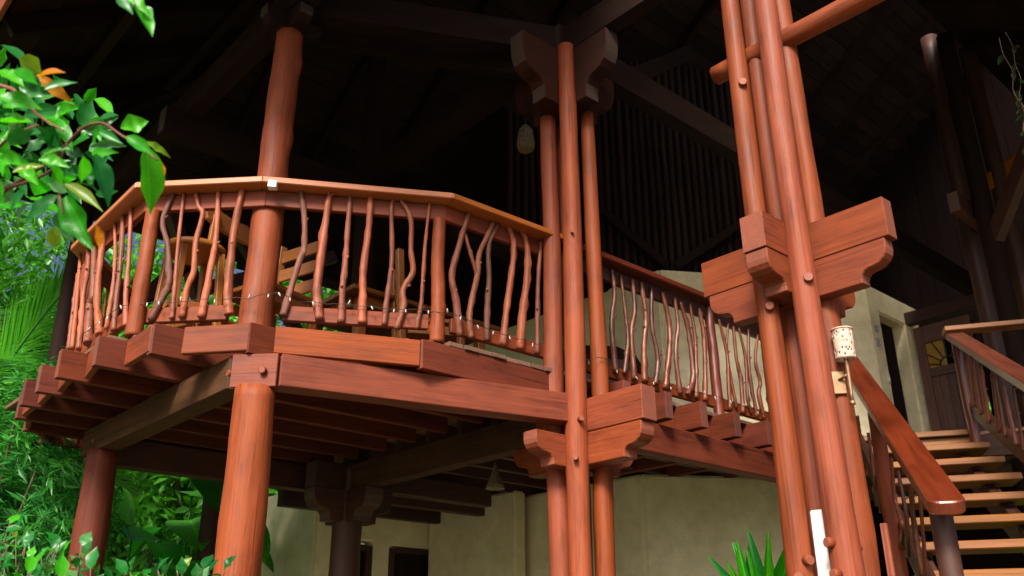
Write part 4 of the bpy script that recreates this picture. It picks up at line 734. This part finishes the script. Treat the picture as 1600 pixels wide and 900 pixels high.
t = thing('dining_table', 'brown wooden table seen from below through the railing', 'table', (3.6, 5.5, 3.285))
for k in range(6): beam('top_board', (3.07, 5.12+.14*k, 4.02), (4.45, 5.12+.14*k, 4.02), .136, .035, 'tread', t, .004)
for (xx, yy) in ((3.2, 5.16), (4.3, 5.16), (3.2, 5.75), (4.3, 5.75)): beam('leg', (xx, yy, 3.285), (xx, yy, 4.0), .07, .07, 'pine', t)
beam('apron', (3.2, 5.12, 3.96), (4.3, 5.12, 3.96), .03, .08, 'tread', t); beam('apron', (3.15, 5.2, 3.96), (3.15, 5.75, 3.96), .03, .08, 'tread', t)
t = thing('wall_shelf', 'small wooden shelf on the wall behind the gallery railing', 'shelf', (8.3, 4.5, 4.3))
beam('board', Vector((*K0, 4.40))+ax*1.42-Vector((.06, .09, 0)), Vector((*K0, 4.40))+ax*1.95-Vector((.06, .09, 0)), .16, .035, 'tread', t)
for q in (1.5, 1.85): beam('bracket', Vector((*K0, 4.22))+ax*q-Vector((.02, .03, 0)), Vector((*K0, 4.37))+ax*q-Vector((.08, .12, 0)), .03, .04, 'dark', t)
t = thing('dark_cabinet', 'dark arched cabinet against the wall behind the gallery railing', 'cabinet', (6.2, 5.6, 3.285))
prism('body', [(-.45, 0), (.45, 0), (.45, .95), (.38, 1.08), (.2, 1.16), (-.2, 1.16), (-.38, 1.08), (-.45, .95)], .4, Matrix.Translation((6.35, 5.85, 3.29)) @ Matrix.Rotation(rad(-35), 4, 'Z'), 'roof', t)
prism('door_panel', [(-.38, .05), (.38, .05), (.38, .9), (.3, 1.02), (-.3, 1.02), (-.38, .9)], .02, Matrix.Translation((6.35, 5.85, 3.29)) @ Matrix.Rotation(rad(-35), 4, 'Z') @ Matrix.Translation((0, -.212, 0)), 'dark', t)

# ------------------------------------------------------------------ plants
def leaf_mesh(name, shape, curl=.15, fold=.25, nseg=7):
    """unit leaf along +X, half width from shape(t)"""
    V = []; Fq = []
    for i in range(nseg+1):
        t = i/nseg; w_ = shape(t); zc = -curl*t*t
        V += [(t, -w_, zc+fold*w_), (t, 0, zc), (t, w_, zc+fold*w_)]
    for i in range(nseg):
        b = i*3; Fq += [(b, b+3, b+4, b+1), (b+1, b+4, b+5, b+2)]
    return np.array(V), np.array(Fq)
oval = lambda t: .53*math.sin(math.pi*min(1, t**.80))**1.08 if 0 < t < 1 else 0.008
def place_leaf(parent, lm, mat, base, tip, width, roll, name='leaf', nrm=None):
    base, tip = Vector(base), Vector(tip); x = tip-base; L = x.length; x.normalize()
    n = Vector(nrm) if nrm is not None else Vector((0, 0, 1)); n = n-x*n.dot(x)
    if n.length < .05: n = x.orthogonal()
    n.normalize(); n = Matrix.Rotation(roll, 3, x) @ n; y = n.cross(x)
    m = Matrix((x*L, y*width, n*L)).transposed().to_4x4(); m.translation = base
    if lm is LM and mat != 'leaf_old': mat = mat+'_%d' % random.randint(0, 2)
    o = bpy.data.objects.new(name, lm[mat]); COL.objects.link(o); o.parent = parent; o.matrix_basis = WM[parent.name].inverted() @ m
    return o
LM = {}
for key in ('leaf_bright', 'leaf_dark', 'leaf_orange', 'leaf_pale', 'leaf_lime'):
    for q_, (cu, fo, wv_) in enumerate(((.10, .22, .0), (.28, .1, .03), (-.08, .35, .04))):
        V, Fq = leaf_mesh(key, oval, cu, fo, 16); k_ = np.arange(len(V))
        V[:, 2] += wv_*np.sin(V[:, 0]*17+V[:, 1]*4)*np.abs(V[:, 1])*2; V[:, 1] *= 1+.1*np.sin(V[:, 0]*13+q_)
        me = np_mesh('leaf', V, Fq, None, True); me.materials.append(M[key]); LM[key+'_%d' % q_] = me
V, Fq = leaf_mesh('old', oval, .12, .22, 6); me = np_mesh('leaf', V, Fq, None, True); me.materials.append(leafmat('shaded_vine_leaf', (.02, .04, .015), (.05, .07, .03), .2, .5, .2, False)); LM['leaf_old'] = me  # vine leaves in a dull dark green, shade mixed into the colour
KEYS = ['leaf_bright', 'leaf_dark', 'leaf_orange', 'leaf_pale', 'leaf_lime']
sb = thing('leafy_branch', 'blurred near branch of bright green leaves with a few yellow ones at upper left', 'branch', (0.1, 1.9, 2.0))
for b in NEAR_TWIGS: tube('twig', b, [.0055, .002], 'branch_brown', sb, 8, 30, 0, .06, 5)
rng = random.Random(3)
tocam = Vector((0, 0, 1.6))
for (b, q, wd, cidx) in NEAR_LEAVES:
    nn = (tocam-Vector(b)).normalized()+Vector((0, 0, .5))
    place_leaf(sb, LM, KEYS[cidx], b, q, wd, rng.uniform(-.7, .7), 'leaf', nn)
log('stem', (-.9, 1.9, 0), (-.25, 1.95, 2.35), .03, .015, 'bark', sb, 2, 91)

def foliage(center, radii, nclump, per, size, seed, clump_r=.35, aspect=.42, droop=.3, shell=.55, whorl=False):
    rg = np.random.RandomState(seed)
    d = rg.normal(size=(nclump, 3)); d /= np.linalg.norm(d, axis=1)[:, None]
    rr = (shell+(1-shell)*rg.rand(nclump))[:, None]*np.where(rg.rand(nclump) < .25, rg.rand(nclump), 1)[:, None]
    C_ = np.array(center)+d*rr*np.array(radii)*(1+.18*np.sin(d[:, :1]*5+seed)+.15*np.sin(d[:, 2:]*7+seed*2))
    n = nclump*per; ci = np.repeat(np.arange(nclump), per)
    if whorl:
        P = C_[ci]+rg.normal(size=(n, 3))*.012; ax_ = d[ci]*np.array([1, 1, .4])+np.array([0, 0, .7]); ax_ /= np.linalg.norm(ax_, axis=1)[:, None]
        a = rg.normal(size=(n, 3)); a -= (a*ax_).sum(1)[:, None]*ax_*.75; 
    else:
        P = C_[ci]+rg.normal(size=(n, 3))*clump_r*.5; a = rg.normal(size=(n, 3)); a[:, 2] -= droop
    a /= np.linalg.norm(a, axis=1)[:, None]
    nn = rg.normal(size=(n, 3))*.7+np.array([0, 0, .9]); b = np.cross(nn, a); b /= np.linalg.norm(b, axis=1)[:, None]+1e-6; c_ = np.cross(a, b)
    L = (size*(.6+.8*rg.rand(n)))[:, None]; W_ = L*aspect*.5
    V = np.stack([P, P+a*L*.45+b*W_+c_*W_*.3, P+a*L-c_*L*.12, P+a*L*.45-b*W_+c_*W_*.3, P+a*L*.5-c_*W_*.15], 1)
    base = np.arange(n)[:, None]*5
    Fq = np.concatenate([base+np.array([[0, 4, 2, 1]]), base+np.array([[0, 3, 2, 4]])], 0)
    ct = rg.rand(nclump)
    tint = np.clip(ct[ci]*.6+rg.rand(n)*.4, 0, 1)
    return V.reshape(-1, 3), Fq, np.repeat(tint, 5)
def tree(name, label, cat, base, center, radii, nclump, per, size, mat, seed, clump_r=.35, group=None, tr=.12, aspect=.42, whorl=False):
    t = thing(name, label, cat, base, group); b = Vector(base); c_ = Vector(center)
    V, Fq, tn = foliage(Vector(center)-b, radii, nclump, per, size, seed, clump_r, aspect, whorl=whorl)
    mesh_obj('crown', np_mesh('crown', V, Fq, tn), mat, Matrix.Translation(b), t)['kind'] = 'stuff'
    log('trunk', b, c_-Vector((0, 0, radii[2]*.3)), tr, tr*.55, 'bark', t, 3, seed, .06, 12)
    rg = random.Random(seed)
    for k in range(6):
        a = rg.uniform(0, 6.28); p0 = b.lerp(c_, rg.uniform(.45, .85)); p1 = c_+Vector((math.cos(a)*radii[0]*.75, math.sin(a)*radii[1]*.75, rg.uniform(-.3, .6)*radii[2]))
        tube('limb', [p0, p0.lerp(p1, .5)+Vector((0, 0, .12)), p1], [tr*.45, tr*.3, tr*.12], 'bark', t, 8, 12, 0, .08, k)
    return t
def polar(px_head, dist): # garden bearing measured from +Y towards +X
    a = rad(px_head); return math.sin(a)*dist, math.cos(a)*dist
def T_(head, dist, zc, radii, label, seed, nc, per, size, mat='crown_a', name='garden_tree', cat='tree', whorl=False, asp=.42, cr=.35, tr=.12):
    x_, y_ = polar(head, dist); tree(name, label, cat, (x_, y_, 0), (x_, y_, zc), radii, nc, per, size, mat, seed, cr, None, tr, asp, whorl)
T_(12.5, 7.9, 2.75, (1.0, 1.0, 1.0), 'dense shrub with narrow whorled leaves left of the balcony end column', 1, 950, 11, .12, 'crown_b', 'narrow_leaf_shrub', 'shrub', True, .16, .1, .05)
T_(13.5, 9.3, 2.3, (.9, .9, 1.1), 'darker narrow leaved shrub behind the balcony end column', 2, 520, 11, .12, 'crown_b', 'narrow_leaf_shrub', 'shrub', True, .16, .1, .05)
T_(4, 11.8, 5.9, (1.9, 1.6, 1.5), 'fine leaved tree beside the roof eave at far left', 3, 420, 26, .15, 'crown_a', asp=.3)
T_(8.5, 13.5, 5.2, (1.5, 1.5, 2.0), 'green tree behind the palm beyond the left railing', 4, 420, 26, .17)
T_(23, 15, 4.2, (2.3, 2.0, 2.2), 'dark tree beyond the back of the balcony seen through the branches', 5, 420, 24, .2)
T_(30, 15, 6.4, (3.0, 2.2, 2.6), 'tall leafy tree behind the deck seen under the back eave', 6, 420, 24, .22)
T_(2, 16, 5, (3, 2.4, 4.2), 'broad background tree at the far left edge', 7, 520, 24, .22)
T_(17.5, 17, 6.4, (1.7, 1.6, 2.2), 'pale green tree filling the gap behind the left railing', 14, 420, 24, .2)
T_(12, 19, 3.0, (3.4, 2.4, 3.0), 'low background tree behind the left shrubs', 8, 520, 24, .24)
T_(24, 19, 3, (3.6, 2.4, 3.0), 'low background tree behind the broad leaves', 9, 520, 24, .24)
T_(40, 19, 6, (3.6, 2.4, 3.4), 'background tree straight behind the house', 10, 420, 24, .24)
T_(71, 24, 7.4, (3.4, 3.4, 3.6), 'sunlit tree outside the windows of the far timber screen', 12, 620, 26, .3)
T_(5, 8.6, 1.7, (1.0, 1.0, .9), 'low dark shrub at the bottom left behind the near bush', 13, 420, 11, .13, 'crown_b', 'narrow_leaf_shrub', 'shrub', True, .2, .1, .04)

# palm
px_, py_ = polar(9.6, 9.6); pm = thing('palm', 'feathery palm with arching fronds left of the balcony railing', 'palm', (px_, py_, 0))
log('trunk', (px_, py_, 0), (px_-.05, py_, 3.0), .1, .08, 'bark', pm, 0, 71, .02, 12)
def frond(parent, base, direc, length, droop, seed):
    rg = random.Random(seed); d = Vector(direc).normalized(); pts = []
    for i in range(22):
        t = i/21; pts.append(Vector(base)+d*length*t+Vector((0, 0, -droop*t*t*length)))
    tube('rachis', pts, [.018*(1-.8*i/21)+.003 for i in range(22)], 'palm', parent, 6, 22)
    V = []; Fq = []; tn = []
    side = d.cross(Vector((0, 0, 1))).normalized()
    for i in range(84):
        t = .12+.88*i/83; k = t*21; j = min(20, int(k)); p = pts[j].lerp(pts[j+1], k-j); fwd = (pts[j+1]-pts[j]).normalized()
        ll = length*.33*math.sin(math.pi*min(1, .15+t*.85))**.7*rg.uniform(.85, 1.1)
        for s in (-1, 1):
            dd = (side*s*.85+fwd*.65+Vector((0, 0, rg.uniform(-.05, .15)))).normalized(); nrm = fwd.cross(dd).normalized(); wv = dd.cross(nrm).normalized()*.011
            b = len(V); q1 = p+dd*ll*.5+Vector((0, 0, -.02)); q2 = p+dd*ll+Vector((0, 0, -.16*ll))
            V += [p-wv*.6, p+wv*.6, q1+wv, q1-wv, q2+wv*.1, q2-wv*.1]; Fq += [(b, b+1, b+2, b+3), (b+3, b+2, b+4, b+5)]; tn += [rg.random()]*6
    mesh_obj('frond', np_mesh('frond', [tuple(v) for v in V], Fq, tn), 'palm', Matrix(), parent)
for k, (dx, dy, dz, ln, dr) in enumerate(((.35, -.2, 1.3, 2.5, .25), (.62, -.1, .9, 2.3, .35), (-.4, -.3, 1.2, 2.3, .3), (.1, .4, 1.3, 2.4, .25), (.8, .2, .55, 2.0, .45), (.45, -.6, .5, 1.9, .5), (-.1, -.7, .9, 2.1, .45), (-.7, .2, .8, 2.2, .4))):
    frond(pm, (px_-.05, py_, 3.0), (dx, dy, dz), ln*1.25, dr, 80+k)

# broad leaved clumps
heart = lambda t: .5*math.sin(math.pi*min(1, t**.62))**.62 if 0 < t < 1 else .01
BL = {}
for key, nm in (('big', 'big'), ('leaf_pale', 'leaf_pale'), ('leaf_bright', 'leaf_bright'), ('leaf_dark', 'leaf_dark')):
    V, Fq = leaf_mesh('broad', heart, .32, .2, 12); me = np_mesh('broad_leaf', V, Fq, None, True); me.materials.append(M[nm]); BL[key] = me
def broad_plant(name, label, base, n, h, spread, Lf, seed, keys=('big', 'big', 'leaf_dark', 'leaf_bright'), face=None):
    rg = random.Random(seed); t = thing(name, label, 'plant', base); b = Vector(base)
    for k in range(n):
        a = rg.uniform(0, 6.28); r = spread*rg.random()**.6; hh = h*rg.uniform(.45, 1.0); top = b+Vector((math.cos(a)*r, math.sin(a)*r, hh))
        tube('stalk', [b+Vector((math.cos(a)*.06, math.sin(a)*.06, 0)), b.lerp(top, .5)+Vector((0, 0, hh*.12)), top], [.02, .015, .01], 'leaf_mid', t, 6, 10)
        out_ = Vector((math.cos(a), math.sin(a), rg.uniform(-.9, .25))); out_ = out_*.7+Vector((-.25, -.55, 0)); L = Lf*rg.uniform(.65, 1.15); out_.normalize()
        place_leaf(t, BL, rg.choice(keys), top, top+out_*L, L*rg.uniform(.62, .8), rg.uniform(-.4, .4), 'leaf', (-.3, -.5, .9))
M['leaf_mid'] = M['leaf_dark']
for k, (hd_, ds, n_, h_, sp, lf, lb) in enumerate(((19.5, 8.6, 12, 3.1, .55, .55, 'broad leaved plant with a large drooping pale leaf under the balcony'), (16.5, 9.2, 11, 3.3, .5, .6, 'tall broad leaved plant just right of the balcony end column'), (22.5, 9.3, 11, 3.3, .6, .6, 'broad leaved plant beside the slim dark post'), (4.5, 6.3, 9, 2.55, .5, .42, 'broad leaved plant at the lower left edge behind the near bush'), (20, 7.2, 8, 2.0, .5, .4, 'low dark broad leaved plant below the balcony'))):
    x_, y_ = polar(hd_, ds); broad_plant('broad_leaf_plant', lb, (x_, y_, 0), n_, h_, sp, lf, 700+k)
broad_plant('broad_leaf_plant', 'bright green plant glimpsed between the stair treads', (7.6, 1.9, 0), 12, 2.9, .6, .5, 720, ('leaf_bright', 'leaf_bright', 'big'))
broad_plant('broad_leaf_plant', 'leafy plant under the stair behind the near handrail', (6.6, 2.6, 0), 9, 2.1, .5, .4, 721, ('big', 'leaf_dark'))

# near bush at the lower left
nb = thing('near_bush', 'near bush of rounded glossy leaves along the bottom left corner', 'bush', (.9, 3.2, 0))
rg = random.Random(21); BUSH = []
for k in range(140):
    hd_ = rg.uniform(11, 25.5) if k > 40 else rg.uniform(11, 18); ds = rg.uniform(2.9, 4.1); x_, y_ = polar(hd_, ds)
    top = 1.6+ds*(.118 if hd_ < 14.5 else .10 if hd_ < 18 else .082)+rg.uniform(-.26, .02); b0 = Vector((x_+rg.uniform(-.2, .2), y_+rg.uniform(-.2, .2), top-rg.uniform(.35, .6))); tp = Vector((x_, y_, top))
    tube('twig', [b0, b0.lerp(tp, .5)+Vector((rg.uniform(-.06, .06), rg.uniform(-.06, .06), 0)), tp], [.004, .002], 'bark', nb, 5, 8)
    for j in range(11):
        q = b0.lerp(tp, .3+.7*j/10); a = j*2.4+k; dd = Vector((math.cos(a), math.sin(a), rg.uniform(.0, .6))).normalized(); L = rg.uniform(.045, .07)
        if j == 10: dd = Vector((rg.uniform(-.5, .5), rg.uniform(-.5, .5), .7)).normalized()
        BUSH.append((rg.choices(KEYS, (2.5, 7, .02, 2, .4))[0], q, q+dd*L, L*rg.uniform(.5, .62), rg.uniform(-.5, .5)))
def seen(b):        # how large and how clear of the frame's lower edge a leaf stands
    d_ = b[1]-Vector((0, 0, 1.6)); return (d_.z/d_.xy.length > .055, b[3]/d_.length)
BUSH.sort(key=seen, reverse=True)
for key, q, e, wd, ro in BUSH[:300]: place_leaf(nb, LM, key, q, e, wd, ro, 'leaf', Vector((-.3, -.5, .9)))
Vl, Fl = leaf_mesh('mass', oval, .1, .22, 5); VV, FF, TT = [], [], []
for key, q, e, wd, ro in BUSH[300:]:
    x_ = e-q; L = x_.length; x_.normalize(); n_ = Vector((-.3, -.5, .9)); n_ = (n_-x_*n_.dot(x_)).normalized(); n_ = Matrix.Rotation(ro, 3, x_) @ n_; y_ = n_.cross(x_)
    A_ = np.array([x_*L, y_*wd, n_*L]); FF.append(Fl+len(VV)*len(Vl)); VV.append(Vl @ A_+np.array(q)); TT.append(np.full(len(Vl), rg.random()))
o = mesh_obj('leaf_mass', np_mesh('leaf_mass', np.concatenate(VV)-np.array(WM[nb.name].translation), np.concatenate(FF), np.concatenate(TT), True), 'bush', Matrix.Translation(WM[nb.name].translation), nb); o['kind'] = 'stuff'

# sword leaved plant by the lower wall
sp_ = thing('sword_leaf_plant', 'upright sword leaved plant in front of the large lower wall', 'plant', (5.2, 3.45, 0))
sword = lambda t: .5*math.sin(math.pi*min(1, .18+t*.82))**.9 if t < .999 else .01
V, Fq = leaf_mesh('sword', sword, .1, .35, 9); me = np_mesh('sword', V, Fq, None, True); me.materials.append(M['leaf_bright']); SWD = {'a': me}
V, Fq = leaf_mesh('sword', sword, .16, .35, 9); me = np_mesh('sword', V, Fq, None, True); me.materials.append(M['leaf_dark']); SWD['b'] = me
log('stem', (5.2, 3.45, 0), (5.2, 3.45, 1.75), .04, .035, 'bark', sp_, 0, 95)
rg = random.Random(8)
for k in range(26):
    a = k*2.4; tl_ = rg.uniform(.12, .55) if k < 14 else rg.uniform(.5, .95); L = rg.uniform(.5, .72) if k < 14 else rg.uniform(.35, .5)
    dd = Vector((math.cos(a)*tl_, math.sin(a)*tl_, 1)).normalized(); b0 = Vector((5.2+math.cos(a)*.03, 3.45+math.sin(a)*.03, 1.72+rg.uniform(-.05, .06)))
    place_leaf(sp_, SWD, 'ab'[k % 3 == 0], b0, b0+dd*L, .075, rg.uniform(-.3, .3), 'leaf', Vector((-.8, -.55, .3)))
# hanging vine at the top right
vn = thing('hanging_vine', 'thin vine with small leaves hanging at the upper right edge', 'vine', (6.27, 1.61, 5.32))
for k in range(2):
    vx, vy = 6.27+.05*k, 1.61+.02*k; n_ = 8; pts = [(vx+rg.uniform(-.03, .03), vy+rg.uniform(-.03, .03), 5.32+.5-.14*i*(1+.1*k)) for i in range(n_)]
    tube('stem', pts, .003, 'bark', vn, 5, 20)
    for p in pts[1:]:
        for q_ in range(2): place_leaf(vn, LM, 'leaf_old', p, Vector(p)+Vector((rg.uniform(-.07, .07), rg.uniform(-.07, .07), -.05)), .035, rg.uniform(-1, 1))

# things of one kind share a group
GROUPS = {'round_column': 'single round log columns', 'pole_cluster': 'bundled pole columns', 'stair_railing': 'railings of the stair', 'light_string': 'strings of tiny bulbs', 'wooden_chair': 'golden chairs on the deck',
          'garden_tree': 'trees round the house', 'narrow_leaf_shrub': 'narrow leaved shrubs at the left', 'broad_leaf_plant': 'broad leaved garden plants', 'lower_door': 'dark doors of the lower rooms', 'cross_beam': 'beams under the deck', 'stucco_wall': 'ochre plastered walls', 'dark_backing': 'dark panels added for gloom on the lower floor'}
for o in bpy.data.objects:
    if o.parent is None and o.name.split('.')[0] in GROUPS: o['group'] = GROUPS[o.name.split('.')[0]]
